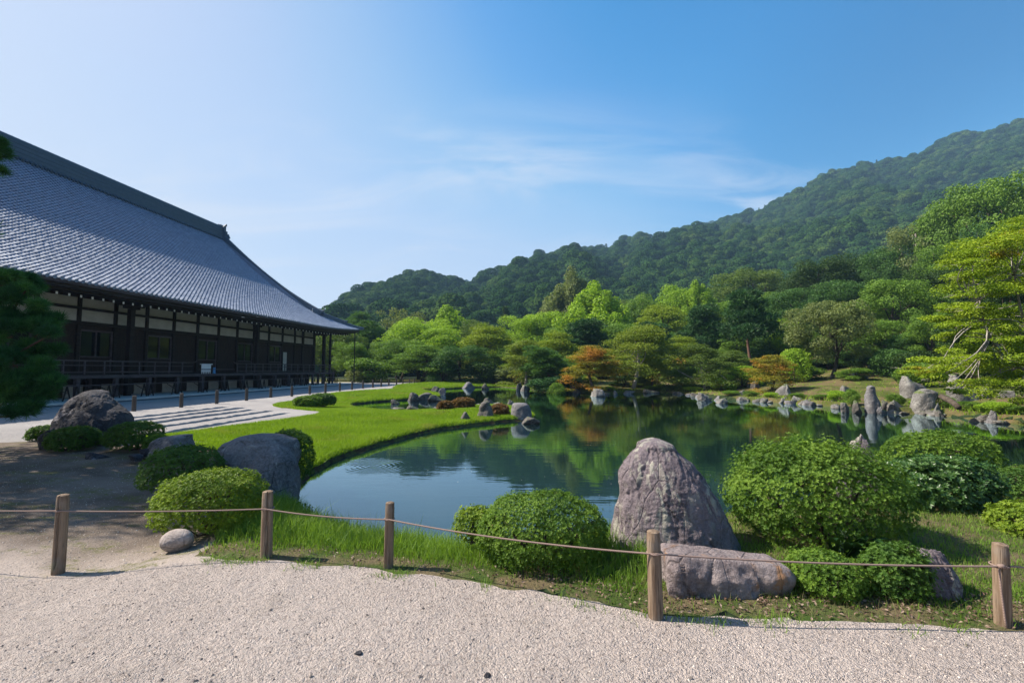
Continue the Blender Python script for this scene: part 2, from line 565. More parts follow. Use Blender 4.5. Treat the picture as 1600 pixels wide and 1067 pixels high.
    M['palerock'] = rock_mat('pale_stone', (0.085, 0.078, 0.074), (0.175, 0.163, 0.152), (0.29, 0.276, 0.255), (0.5, 0.65), 4, 0.9, moss=(0.09, 0.12, 0.025), scale=0.8)
    M['warmstone'] = rock_mat('smooth_river_stone', (0.20, 0.165, 0.15), (0.28, 0.235, 0.215), (0.34, 0.29, 0.27), (0.5, 0.7), 4, 0.25, scale=1.5)
    # wood
    t = NT('weathered_post_wood')
    v = t.scaled((1, 1, .06))
    g = t.noise(45, 5, .65, v, .4)
    col = t.mix(t.rng(g, .3, .7), (0.135, 0.09, 0.062), (0.29, 0.215, 0.155))
    col = t.mix(t.rng(t.noise(5, 4), .48, .66, 0, .7), col, (0.23, 0.20, 0.175))
    col = t.mix(t.rng(t.noise(3.2, 3, .5, t.scaled((1, 1, .7))), .58, .68, 0, .55), col, (0.20, 0.22, 0.10))
    col = t.mix(t.rng(t.noise(60, 3, .6, v), .62, .7, 0, .7), col, (0.05, 0.034, 0.026))
    col = t.mix(1.0, col, t.mix(t.n('ShaderNodeObjectInfo').outputs['Random'], (0.62, 0.60, 0.58), (1.0, 0.98, 0.95)), 'MULTIPLY')
    t.bsdf(col, 0.85, 0.2, t.bump(g, 0.9, 0.008))
    M['post'] = t.m
    t = NT('hemp_rope')
    w = t.n('ShaderNodeTexWave', wave_type='BANDS', bands_direction='DIAGONAL')
    w.inputs['Scale'].default_value = 70
    t.t.links.new(t.pos(), w.inputs[0])
    t.bsdf(t.mix(w.outputs['Fac'], (0.13, 0.085, 0.075), (0.34, 0.25, 0.21)), 0.9, 0.1)
    M['rope'] = t.m
    def plain(name, c1, c2, rough=.75, spec=.3, sc=6, stretch=(1, 1, 1), b=.3):
        t = NT(name)
        n = t.noise(sc, 5, .6, t.scaled(stretch))
        t.bsdf(t.mix(t.rng(n, .3, .7), c1, c2), rough, spec, t.bump(n, b, .01))
        return t.m
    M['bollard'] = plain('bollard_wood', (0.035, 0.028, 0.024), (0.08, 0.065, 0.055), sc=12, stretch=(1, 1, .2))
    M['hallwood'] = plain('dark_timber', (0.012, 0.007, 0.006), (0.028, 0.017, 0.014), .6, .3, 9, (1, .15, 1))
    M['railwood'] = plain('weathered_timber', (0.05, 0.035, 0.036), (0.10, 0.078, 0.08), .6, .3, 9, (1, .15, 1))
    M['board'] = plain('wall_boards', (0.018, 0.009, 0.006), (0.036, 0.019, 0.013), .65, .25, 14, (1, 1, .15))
    M['plaster'] = plain('white_plaster', (0.42, 0.405, 0.37), (0.52, 0.505, 0.465), .9, .1, 3)
    M['white'] = plain('white_paint', (0.78, 0.78, 0.78), (0.84, 0.84, 0.84), .6, .3, 3)
    M['blue'] = plain('blue_sign', (0.06, 0.25, 0.55), (0.08, 0.30, 0.60), .5, .3, 3)
    M['mound'] = plain('pale_mortar', (0.45, 0.44, 0.42), (0.54, 0.53, 0.50), .9, .1, 1.5)
    M['gutter'] = plain('dark_gutter_gravel', (0.06, 0.06, 0.065), (0.17, 0.165, 0.17), .9, .1, 14, b=1)
    t = NT('smoked_roof_tile')
    n = t.noise(2.5, 4, .6, t.geo.outputs['Position'])
    isl = t.geo.outputs['Random Per Island']
    oi = t.n('ShaderNodeObjectInfo').outputs['Random']
    f = t.math('FRACT', t.math('ADD', isl, oi))
    col = t.mix(f, (0.16, 0.195, 0.275), (0.235, 0.28, 0.375))
    col = t.mix(t.rng(n, .45, .7, 0, .4), col, (0.13, 0.15, 0.19))
    t.bsdf(col, t.rng(f, 0, 1, .34, .5), 0.6)
    M['tile'] = t.m
    t = NT('ridge_tile')
    sepp = t.n('ShaderNodeSeparateXYZ'); t.t.links.new(t.pos(), sepp.inputs[0])
    t.bsdf(t.mix(t.noise(3, 5, .6), (0.05, 0.075, 0.105), (0.10, 0.13, 0.175)), .5, .5)
    M['ridge'] = t.m
    t = NT('dark_window_glass')
    t.bsdf((0.01, 0.011, 0.012), 0.06, 0.6)
    M['glass'] = t.m
    t = NT('bark')
    g = t.noise(9, 6, .7, t.scaled((1, 1, .2)))
    t.bsdf(t.mix(t.rng(g, .3, .7), (0.045, 0.034, 0.026), (0.12, 0.095, 0.075)), .9, .15, t.bump(g, .8, .05))
    M['bark'] = t.m
    t = NT('pale_bark')
    g = t.noise(7, 6, .7, t.scaled((1, 1, .3)))
    t.bsdf(t.mix(t.rng(g, .3, .7), (0.20, 0.17, 0.145), (0.40, 0.36, 0.32)), .9, .15, t.bump(g, .5, .03))
    M['palebark'] = t.m
    t = NT('red_pine_bark')
    g = t.noise(7, 6, .7, t.scaled((1, 1, .3)))
    t.bsdf(t.mix(t.rng(g, .3, .7), (0.06, 0.035, 0.026), (0.17, 0.095, 0.07)), .9, .15, t.bump(g, .8, .05))
    M['pinebark'] = t.m
    t = NT('koi_skin')
    t.bsdf(t.mix(t.rng(t.noise(9, 2), .45, .55), (0.55, 0.36, 0.28), (0.6, 0.26, 0.14)), .4, .4)
    M['koi'] = t.m
    # foliage
    L = leaf_mat
    M['lf_bright'] = L('bright_green_leaves', (0.1264, 0.2216, 0.01728), (0.2388, 0.385, 0.02419), (0.365, 0.5132, 0.03456))
    M['lf_ginkgo'] = L('ginkgo_leaves', (0.147, 0.2443, 0.0167), (0.2602, 0.4134, 0.02227), (0.3846, 0.5449, 0.03062))
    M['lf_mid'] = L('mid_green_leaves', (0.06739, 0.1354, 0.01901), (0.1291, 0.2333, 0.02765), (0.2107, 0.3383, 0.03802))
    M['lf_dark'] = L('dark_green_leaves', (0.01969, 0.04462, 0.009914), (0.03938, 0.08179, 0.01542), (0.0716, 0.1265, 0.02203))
    M['lf_cool'] = L('cool_green_leaves', (0.0336, 0.0864, 0.0192), (0.0672, 0.15, 0.03), (0.12, 0.234, 0.048))
    M['lf_olive'] = L('olive_leaves', (0.0624, 0.1056, 0.018), (0.114, 0.18, 0.0288), (0.186, 0.246, 0.0456))
    M['lf_grey'] = L('grey_green_leaves', (0.08694, 0.1167, 0.03931), (0.1642, 0.207, 0.0635), (0.2705, 0.3104, 0.09828))
    M['lf_yellow'] = L('yellow_green_maple_leaves', (0.12, 0.18, 0.012), (0.21, 0.29, 0.016), (0.31, 0.37, 0.022), (0.38, 0.27, 0.03), (.60, .75))
    M['lf_orange'] = L('orange_maple_leaves', (0.11, 0.14, 0.015), (0.24, 0.24, 0.025), (0.42, 0.33, 0.035), (0.44, 0.21, 0.03), (.46, .62), 3.2)
    M['lf_turning'] = L('turning_maple_leaves', (0.102, 0.156, 0.018), (0.186, 0.252, 0.0264), (0.288, 0.324, 0.036), (0.36, 0.18, 0.04), (.58, .70), 2.4)
    M['lf_right'] = L('lit_maple_leaves', (0.1232, 0.203, 0.0116), (0.2392, 0.3407, 0.0174), (0.3625, 0.435, 0.0261), (0.40, 0.22, 0.02), (.62, .74), 0.45)
    M['lf_pine'] = L('pine_needles', (0.014, 0.050, 0.013), (0.034, 0.095, 0.022), (0.065, 0.155, 0.034), transl=.15)
    M['lf_lpine'] = L('near_pine_needles', (0.008, 0.032, 0.012), (0.028, 0.11, 0.03), (0.10, 0.25, 0.05), transl=.25)
    M['lf_mount'] = L('mountain_leaves', (0.010, 0.034, 0.010), (0.032, 0.078, 0.017), (0.095, 0.145, 0.028), transl=.12, rough=.9, spec=.03, inst=.5)
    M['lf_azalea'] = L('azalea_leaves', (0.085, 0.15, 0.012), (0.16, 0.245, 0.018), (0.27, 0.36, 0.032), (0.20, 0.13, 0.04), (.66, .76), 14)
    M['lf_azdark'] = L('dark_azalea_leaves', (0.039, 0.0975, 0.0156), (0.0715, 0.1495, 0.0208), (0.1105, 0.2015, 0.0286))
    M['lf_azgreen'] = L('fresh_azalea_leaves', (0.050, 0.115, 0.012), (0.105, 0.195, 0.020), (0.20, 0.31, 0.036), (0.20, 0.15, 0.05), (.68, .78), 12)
    M['lf_rust'] = L('rusty_shrub_leaves', (0.12, 0.075, 0.03), (0.19, 0.10, 0.04), (0.22, 0.16, 0.06))
    M['lf_broad'] = L('broad_dark_leaves', (0.0105, 0.035, 0.0112), (0.021, 0.0595, 0.0168), (0.035, 0.084, 0.021), transl=.2, rough=.4)
    M['lf_glossy'] = L('glossy_leaves', (0.0384, 0.096, 0.024), (0.0672, 0.144, 0.0336), (0.1152, 0.2112, 0.0576), rough=.35, spec=.45)
    M['blade'] = L('grass_blades', (0.095, 0.17, 0.022), (0.17, 0.29, 0.038), (0.27, 0.40, 0.065), (0.26, 0.24, 0.08), (.60, .78), .9, transl=.45)
    M['lawnblade'] = L('lawn_blades', (0.15, 0.255, 0.014), (0.22, 0.345, 0.022), (0.30, 0.43, 0.035), (0.28, 0.30, 0.06), (.54, .76), .55, transl=.45)
    M['dryblade'] = L('dry_grass_blades', (0.09, 0.10, 0.03), (0.16, 0.15, 0.06), (0.26, 0.22, 0.11), transl=.3)
    M['litter'] = L('dead_leaf_litter', (0.08, 0.045, 0.03), (0.17, 0.105, 0.075), (0.30, 0.22, 0.17), transl=.1)
    M['petal'] = L('floating_petals', (0.5, 0.5, 0.45), (0.6, 0.6, 0.55), (0.7, 0.7, 0.65), transl=.1)
    M['pebble'] = L('loose_pebbles', (0.13, 0.11, 0.10), (0.44, 0.37, 0.32), (0.58, 0.50, 0.44), transl=0.0)
    M['twig'] = M['bark']
build_mats()

# ------------------------------------------------------------------ the ground plan
WATER = -0.4
def densify(P, step, closed=True):
    P = np.asarray(P, float)
    Q = np.concatenate([P, P[:1]]) if closed else P
    o = []
    for a, b in zip(Q[:-1], Q[1:]):
        n = max(1, int(math.ceil(np.linalg.norm(b - a) / step(0.5 * (a + b)))))
        for k in range(n):
            o.append(a + (b - a) * k / n)
    if not closed: o.append(Q[-1])
    return np.array(o)
def chaikin(P, it=2, closed=True):
    P = np.asarray(P, float)
    if not closed:
        for _ in range(it):
            A, B = P[:-1], P[1:]
            P = np.concatenate([P[:1], np.stack([.75 * A + .25 * B, .25 * A + .75 * B], 1).reshape(-1, 2), P[-1:]])
        return P
    for _ in range(it):
        Q = np.roll(P, -1, 0)
        P = np.stack([.75 * P + .25 * Q, .25 * P + .75 * Q], 1).reshape(-1, 2)
    return P
def inside(P, pts):
    P = np.asarray(P); x, y = pts[:, 0], pts[:, 1]
    r = np.zeros(len(pts), bool)
    for (x1, y1), (x2, y2) in zip(P, np.roll(P, -1, 0)):
        c = ((y1 > y) != (y2 > y))
        if c.any():
            xx = (x2 - x1) * (y - y1) / (y2 - y1 + 1e-12) + x1
            r ^= c & (x < xx)
    return r
def dist_to(P, pts, closed=True):
    P = np.asarray(P)
    A = P; B = np.roll(P, -1, 0)
    if not closed: A, B = P[:-1], P[1:]
    d = np.full(len(pts), 1e9)
    for a, b in zip(A, B):
        ab = b - a
        t = np.clip(((pts - a) @ ab) / (ab @ ab + 1e-12), 0, 1)
        q = pts - a - t[:, None] * ab
        d = np.minimum(d, q[:, 0] ** 2 + q[:, 1] ** 2)
    return np.sqrt(d)

near_px = [(455, 792), (490, 822), (545, 843), (610, 858), (700, 868), (800, 872), (900, 858), (965, 846), (1050, 835), (1150, 806), (1290, 786),
           (1400, 768), (1480, 744), (1540, 736), (1610, 742), (1800, 752)]
far_px = [(1720, 676), (1600, 664), (1550, 660), (1500, 653), (1450, 647), (1400, 646), (1340, 645), (1310, 637), (1260, 632), (1200, 629),
          (1150, 625), (1105, 624), (1084, 617), (1040, 613.5), (990, 614), (945, 616), (915, 613), (880, 612), (840, 610), (805, 606), (775, 604.5), (740, 605.5)]
west_px = [(690, 608.5), (655, 610), (668, 614), (690, 618), (690, 623), (655, 623.5), (600, 627.5), (540, 633), (560, 642.5), (600, 646), (645, 647), (690, 643.5),
           (740, 638), (775, 637), (803, 639), (833, 648), (838, 657), (800, 658), (760, 663), (720, 667), (680, 674), (640, 683), (560, 706), (495, 734), (462, 764)]
P0 = np.concatenate([poly(near_px, WATER), np.array([[22.0, 8.2], [27.0, 12.0], [24.0, 15.6]]), poly(far_px, WATER), poly(west_px, WATER)])
pond = chaikin(P0, 2)
stepf = lambda p: 0.08 + 0.010 * abs(p[1])
pond = densify(pond, stepf)
pn = fbm(np.c_[pond * 0.9, np.zeros(len(pond))], 3)
pn2 = fbm(np.c_[pond * 0.9, np.full(len(pond), 7.7)], 3)
pond = pond + np.c_[pn, pn2] * (0.05 + 0.004 * pond[:, 1:2]) + .075 * np.c_[fbm(np.c_[pond * 2.3, np.zeros(len(pond))], 3), fbm(np.c_[pond * 2.3, np.full(len(pond), 4.)], 3)]

farY_pts = poly(far_px, WATER)
farY_pts = farY_pts[np.argsort(farY_pts[:, 0])]
def ground_z(xy, d=None, ins=None):
    xy = np.atleast_2d(np.asarray(xy, float))
    if d is None:
        d = dist_to(pond[::2], xy); ins = inside(pond, xy)
    x, y = xy[:, 0], xy[:, 1]
    fy = np.interp(x, farY_pts[:, 0], farY_pts[:, 1])
    beyond = sstep(-0.5, 2.0, y - (fy - 0.4)) * sstep(-7, 5, x) * (y > 13)
    near = sstep(-4.0, -2.4, x) * (1 - sstep(8.2, 9.8, y))
    lawn_edge = -0.4 + 0.15 * sstep(0, 0.16, d) + 0.25 * sstep(0.15, 4.5, d)
    near_edge = -0.4 + 0.14 * sstep(0, .12, d) + 0.26 * sstep(0.1, 1.25, d)
    far_edge = -0.4 + 0.28 * sstep(0, .4, d)
    slope = 0.085 + 0.13 * sstep(20, 50, x)
    dd = np.maximum(0, d - 0.8)
    rise = slope * dd * sstep(0, 5, dd) * (1 - 0.35 * sstep(30, 90, dd)) + 0.15 * fbm(np.c_[xy * .25, np.zeros(len(x))], 3) * sstep(1, 6, d)
    far_z = far_edge + rise
    z = near_edge * near + lawn_edge * (1 - near)
    z = z * (1 - beyond) + far_z * beyond
    zin = -0.42 - 0.75 * sstep(0, 1.6, d)
    z = np.where(ins, zin, z)
    rr = np.hypot(x, y)
    z = z + sstep(120, 900, y) * 12 * (1 - beyond)
    return np.minimum(z, 45)
def gz(x, y):
    return float(ground_z([[x, y]])[0])

# boundaries of the different surfaces
path_px = [(-900, 895), (-300, 885), (0, 884), (100, 882), (200, 880), (290, 876), (350, 874), (420, 877), (520, 884), (610, 894), (690, 903), (760, 914), (830, 926), (900, 938), (960, 950),
           (1020, 962), (1090, 968), (1180, 968), (1260, 972), (1340, 976), (1420, 980), (1500, 986), (1600, 990), (2100, 1000)]
pl = chaikin(poly(path_px, -0.01), 2, False)
pl = densify(pl, lambda p: .07, False)
pl[:, 1] += 0.05 * fbm(np.c_[pl * 3.0, np.zeros(len(pl))], 4)
path_poly = np.concatenate([pl, [[40, -8], [-40, -8], [-40, pl[0][1]]]])
gravel_edge_px = [(255, 682), (300, 676), (350, 669), (410, 661.5), (470, 653.5), (508, 646), (500, 642.5), (460, 639.5), (425, 635.5), (428, 631.5), (460, 625), (487, 620), (530, 614.5),
                  (570, 611.5), (604, 609.5), (618, 607.5), (612, 605.5), (622, 602), (650, 600.2), (678, 598.6)]
ge = poly(gravel_edge_px, -0.03)
gravel_poly = np.concatenate([chaikin(np.concatenate([[at(150, 688, 0)[:2]], ge]), 2, False), [[-4, 56.5], [-12, 57], [-24, 57], [-60, 57], [-60, 11.0], at(-200, 692)[:2], at(60, 690)[:2]]])
gd = densify(gravel_poly, lambda p: .12 + .012 * abs(p[1]))
gd = gd + 0.05 * np.c_[fbm(np.c_[gd * 1.7, np.zeros(len(gd))], 3), fbm(np.c_[gd * 1.7, np.full(len(gd), 5.)], 3)]
gravel_poly = gd
def rag(P, amp, freq, step=.12):
    P = densify(P, lambda p: step + .01 * abs(p[1]))
    return P + amp * np.c_[fbm(np.c_[P * freq, np.zeros(len(P))], 3), fbm(np.c_[P * freq, np.full(len(P), 5.)], 3)]
soil_poly = np.concatenate([pl[:1], pl[pl[:, 0] < at(330, 875)[0]], [at(420, 850)[:2], at(420, 800)[:2], at(420, 745)[:2], at(400, 700)[:2], at(262, 683)[:2]], [at(150, 688)[:2], at(60, 690)[:2], at(-200, 692)[:2], [-60, 11.0]]])
verge_poly = rag(np.concatenate([pl[pl[:, 0] > at(330, 875)[0]], [[27, 3], [34, 12], [27, 14.4], [22, 8.6]], pond[(pond[:, 1] < 9) & (pond[:, 0] > -3.1)][::-1], [at(400, 745)[:2], at(350, 745)[:2], at(345, 800)[:2], at(335, 845)[:2], at(312, 862)[:2]]]), .07, 3.2)

verge_cut = verge_poly[-60:]
# triangulated sheet with the shoreline and the surface boundaries as edges
def build_terrain():
    pts, edges = [], []
    def loop(P, closed=True):
        n0 = len(pts)
        pts.extend(map(tuple, P))
        n = len(P)
        edges.extend((n0 + i, n0 + (i + 1) % n) for i in range(n if closed else n - 1))
    loop(pond)
    loop(pl, False)
    loop(gravel_poly)
    loop(verge_cut, False)
    g = np.random.default_rng(2)
    r, k = 1.0, 0
    P = []
    while r < 9000:
        gr = 1.035 if r < 70 else 1.10
        n = int(2 * math.pi / (gr - 1) * .8)
        th = np.arange(n) * 2 * math.pi / n + (k % 2) * math.pi / n
        fr = np.abs((th - math.pi / 2 + math.pi) % (2 * math.pi) - math.pi) < R(64)
        keep = fr | (np.arange(n) % 4 == 0)
        th = th[keep] + g.normal(0, .15, keep.sum()) * 2 * math.pi / n
        rr = r * (1 + g.normal(0, .15, len(th)) * (gr - 1))
        P.append(np.c_[rr * np.cos(th), rr * np.sin(th)])
        r *= gr
        k += 1
    P = np.concatenate(P)
    d = dist_to(pond[::2], P)
    # extra rings of points along the cut banks
    ex = []
    for off in (0.07, 0.16, 0.32, .7):
        nrm = np.roll(pond, -1, 0) - np.roll(pond, 1, 0)
        nrm /= np.linalg.norm(nrm, axis=1)[:, None] + 1e-9
        for sgn in (1, -1):
            q = pond + sgn * off * np.c_[nrm[:, 1], -nrm[:, 0]]
            ex.append(q[dist_to(pond, q) > off * .93])
    ex = np.concatenate(ex)
    P = P[(d > .12 + .006 * P[:, 1])]
    allp = np.concatenate([np.array(pts), ex, P])
    allp = [Vector(p) for p in allp]
    V, _, F, *_ = delaunay_2d_cdt(allp, edges, [], 0, 1e-5)
    V = np.array([v[:] for v in V])
    F = np.array([f for f in F if len(f) == 3])
    a, b, c = V[F[:, 0]], V[F[:, 1]], V[F[:, 2]]
    ar = (b[:, 0] - a[:, 0]) * (c[:, 1] - a[:, 1]) - (b[:, 1] - a[:, 1]) * (c[:, 0] - a[:, 0])
    F[ar < 0] = F[ar < 0][:, ::-1]
    F = F[np.abs(ar) > 1e-9]
    cen = V[F].mean(1)
    dv = dist_to(pond[::2], V); iv = inside(pond, V)
    onshore = dist_to(pond, V) < 1e-4
    Z = ground_z(V, dv, iv)
    Z[onshore] = WATER - 0.005
    Z += np.where(iv | onshore, 0, 0.012 * fbm(np.c_[V * 1.5, np.zeros(len(V))], 3))
    reg = np.full(len(F), 'ground', object)
    fy = np.interp(cen[:, 0], farY_pts[:, 0], farY_pts[:, 1])
    cd = dist_to(pond[::3], cen)
    lawn = (cen[:, 1] < 57) & (cen[:, 1] > 6) & (cen[:, 0] > -22) & (cen[:, 0] < 3) & (cen[:, 1] < fy + .5 + 50 * (cen[:, 0] < -3))
    reg[(cen[:, 1] > fy - .6) & (cd < 34) & (cen[:, 1] > 12)] = 'garden_slope'
    reg[lawn & (cd < 16)] = 'lawn'
    reg[inside(soil_poly, cen)] = 'bare_soil'
    reg[inside(verge_poly, cen)] = 'grass_verge'
    reg[inside(gravel_poly, cen)] = 'gravel_garden'
    reg[inside(path_poly, cen)] = 'gravel_path'
    reg[inside(pond, cen)] = 'pond_bed'
    VZ = np.c_[V, Z]
    out = {}
    mats = dict(ground=M['floor'], garden_slope=M['slope'], lawn=M['lawn'], grass_verge=M['verge'], bare_soil=M['soil'], gravel_garden=M['gravel'], gravel_path=M['path'], pond_bed=M['bed'])
    for k, m in mats.items():
        f = F[reg == k]
        u, inv = np.unique(f.ravel(), return_inverse=True)
        me = np_mesh(k, VZ[u], inv.reshape(-1, 3), m, True)
        out[k] = tag(link(k, me), kind='structure')
        tris[k] = VZ[f]
    f = F[reg == 'pond_bed']
    u, inv = np.unique(f.ravel(), return_inverse=True)
    w = np.c_[V[u], np.full(len(u), WATER)]
    tag(link('pond_water', np_mesh('pond_water', w, inv.reshape(-1, 3), M['water'], True)), kind='structure')
    return out
tris = {}
terrain = build_terrain()

def sample(region, n, wfun=None, accept=None):
    """random points on a region's triangles, denser where wfun says"""
    T = tris[region]
    c = T.mean(1)
    ar = 0.5 * np.linalg.norm(np.cross(T[:, 1] - T[:, 0], T[:, 2] - T[:, 0]), axis=1)
    w = ar * (wfun(c) if wfun else 1)
    i = rng.choice(len(T), n, p=w / w.sum())
    u, v = rng.random(n), rng.random(n)
    s = u + v > 1
    u[s], v[s] = 1 - u[s], 1 - v[s]
    P = T[i, 0] + u[:, None] * (T[i, 1] - T[i, 0]) + v[:, None] * (T[i, 2] - T[i, 0])
    return P if accept is None else P[accept(P)]
def inview(P, m=40):
    px = CX + FPX * P[:, 0] / np.maximum(P[:, 1], .1)
    return (px > -m - 60) & (px < 1600 + m + 60) & (P[:, 1] > 1.5)

# raked ridges in the gravel: low banks with a steep shaded side
def gravel_ridge(p, q):
    n = 90
    t = np.linspace(0, 1, n)
    c = np.outer(1 - t, p) + np.outer(t, q)
    d = (q - p) / np.linalg.norm(q - p)
    nr = np.array((d[1], -d[0]))
    prof = [(-.30, -.012), (-.10, .028), (-.02, .052), (.02, .048), (.05, -.012)]
    jit = fbm(np.c_[c * 2.2, np.zeros(n)], 3) * .035
    hs = (1 + .45 * fbm(np.c_[c * 3.1, np.full(n, 3.)], 3)) * np.clip(np.minimum(t, 1 - t) * 14, .0, 1)
    V = []
    for a, h in prof:
        V.append(np.c_[c + nr * (a + jit)[:, None], np.where(h > 0, h * hs, h) + .004])
    V = np.stack(V, 1).reshape(-1, 3)
    k = len(prof)
    i, j = np.meshgrid(np.arange(n - 1), np.arange(k - 1), indexing='ij')
    a = (i * k + j).ravel()
    return V, np.stack([a, a + 1, a + k + 1, a + k], 1)[:, ::-1]
dirb = np.array((0.0914, 1.0))
for x0, y0, y1 in ((-9.72, 9.7, 16.9), (-10.8, 10.6, 17.8), (-11.85, 11.3, 18.2), (-12.85, 12.0, 19.2), (-13.8, 13, 19.5)):
    V, F = gravel_ridge(np.array((x0, 0)) + dirb * y0, np.array((x0, 0)) + dirb * y1)
    link('gravel_ridge', np_mesh('gravel_ridge', V, F, M['gravel'], True), terrain['gravel_garden'])

# ------------------------------------------------------------------ mountains
def interp_ridge(pts, pxs):
    p = np.array(pts, float)
    return np.interp(pxs, p[:, 0], p[:, 1])
def mountain(name, ridge_px, Yr, px0, px1, ncol, nrow, foot, seed, crown=8.0, amp=1.0):
    cols = np.linspace(px0, px1, ncol)
    py = interp_ridge(ridge_px, cols)
    Yc = Yr(cols) if callable(Yr) else np.full(ncol, Yr)
    top = np.array([atY(a, b, y) for a, b, y in zip(cols, py, Yc)])
    top[:, 2] -= crown
    rows = np.concatenate([np.linspace(0, 1, nrow), [1.12, 1.3]])
    V = []
    for t in rows:
        Y = foot + (Yc - foot) * t
        X = top[:, 0] * (Y / Yc) ** 0.85
        prof = t ** 1.12 if t <= 1 else 1 - (t - 1) * 1.2
        z = 6 + (top[:, 2] - 6) * prof
        q = np.c_[X, Y, np.full(ncol, seed * 31.0)]
        env = min(1, t * 3) * max(0, 1 - t) ** .6 if t <= 1 else 0
        sp = ridged(q * np.array((.0065, .0028, 1)), 4, .5)
        z = z + env * amp * np.minimum(26, top[:, 2] * .2) * (sp - .5)
        V.append(np.c_[X, Y, z])
    V = np.concatenate(V)
    i, j = np.meshgrid(np.arange(len(rows) - 1), np.arange(ncol - 1), indexing='ij')
    a = (i * ncol + j).ravel()
    F = np.stack([a, a + 1, a + ncol + 1, a + ncol], 1)
    tag(link(name, np_mesh(name, V, F, M['floor'], True)), kind='structure')
    return V[F]
main_ridge = [(560, 520), (640, 505), (700, 480), (740, 463), (790, 432), (830, 412), (862, 402), (893, 394), (918, 396), (960, 386), (1000, 374), (1060, 361), (1105, 352), (1150, 342),
              (1200, 326), (1250, 300), (1290, 271), (1350, 262), (1420, 249), (1480, 226), (1550, 206), (1600, 191), (1700, 165), (1900, 130), (2300, 110)]
left_hill = [(420, 540), (500, 503), (535, 482), (560, 466), (600, 448), (640, 437), (660, 435), (700, 441), (740, 452), (790, 478), (840, 500), (880, 520)]
far_hill = [(640, 470), (690, 452), (720, 442), (760, 438), (800, 428), (850, 420), (1100, 352), (1165, 338), (1210, 330), (1300, 330)]
mq = {}
mq['a'] = mountain('mountain', main_ridge, lambda c: 640 - .06 * (c - 600), 560, 2200, 150, 46, 170, 1, 9.0, 1.0)
mq['b'] = mountain('hill', left_hill, 430, 440, 880, 60, 30, 190, 2, 9.0, .8)
mq['c'] = mountain('far_mountain', far_hill, 1150, 640, 1300, 60, 16, 720, 3, 9.0, .5)

# ------------------------------------------------------------------ foliage builders
def unit(v):
    return v / (np.linalg.norm(v, axis=1)[:, None] + 1e-9)
def leaf_quads(P, N, L, Wd, g, tint, fold=.12):
    n = len(P)
    L = np.broadcast_to(np.asarray(L, float), (n,)) * g.uniform(.7, 1.25, n)
    Wd = np.broadcast_to(np.asarray(Wd, float), (n,)) * g.uniform(.8, 1.2, n)
    t = g.normal(size=(n, 3))
    t = unit(t - N * (t * N).sum(1)[:, None])
    b = np.cross(N, t)
    f = N * (fold * L)[:, None]
    V = np.stack([P - t * (L / 2)[:, None], P + b * (Wd / 2)[:, None] + f, P + t * (L / 2)[:, None], P - b * (Wd / 2)[:, None] + f], 1).reshape(-1, 3)
    F = np.arange(4 * n).reshape(n, 4)
    return V, F, np.repeat(tint, 4)

def lobes_points(lobes, n, g, shell=.55, upbias=.25):
    """points spread through ellipsoidal lobes: (position, outward normal, lobe index)"""
    c = np.array([l[0] for l in lobes], float); r = np.array([l[1] for l in lobes], float)
    w = (r[:, 0] * r[:, 1] + r[:, 0] * r[:, 2] + r[:, 1] * r[:, 2])
    i = g.choice(len(lobes), n, p=w / w.sum())
    d = unit(g.normal(size=(n, 3)) + np.array((0, 0, upbias)))
    rad = 1 - (1 - shell) * g.random(n) ** 1.6
    return c[i] + d * r[i] * rad[:, None], unit(d / r[i]), i

def crown_mesh(name, lobes, n, L, Wd, seed, mats, jitter=.75, upbias=.25, flat=0.0, shell=.5, needles=False):
    g = np.random.default_rng(seed)
    P, N, i = lobes_points(lobes, n, g, shell, upbias)
    lobt = g.random(len(lobes))
    tint = np.clip(.25 + .3 * lobt[i] + .45 * (g.random(n) - .25), 0, 1)
    nn = unit(N * (1 - flat) + np.array((0, 0, flat)) + g.normal(size=(n, 3)) * jitter)
    V, F, T = leaf_quads(P, nn, L, Wd, g, tint)
    return np_mesh(name, V, F, mats, False, {'tint': T})

def needle_mesh(name, lobes, ntuft, per, L, Wd, seed, mat):
    """pine foliage: starry tufts of thin needles that point up and out"""
    g = np.random.default_rng(seed)
    P, N, i = lobes_points(lobes, ntuft, g, .45, .5)
    axis = unit(N * .6 + np.array((0, 0, .7)) + g.normal(size=(ntuft, 3)) * .35)
    k = np.repeat(np.arange(ntuft), per)
    d = unit(axis[k] * .75 + g.normal(size=(len(k), 3)) * .62)
    ln = L * g.uniform(.7, 1.2, len(k))
    side = unit(np.cross(d, g.normal(size=(len(k), 3))))
    a = P[k]
    V = np.stack([a - side * Wd / 2, a + side * Wd / 2, a + d * ln[:, None] + side * Wd * .1, a + d * ln[:, None] - side * Wd * .1], 1).reshape(-1, 3)
    F = np.arange(4 * len(k)).reshape(-1, 4)
    lobt = g.random(len(lobes))
    tint = np.clip(.15 + .45 * lobt[i] + .4 * (g.random(ntuft) - .2), 0, 1)[k]
    return np_mesh(name, V, F, mat, False, {'tint': np.repeat(tint, 4)})

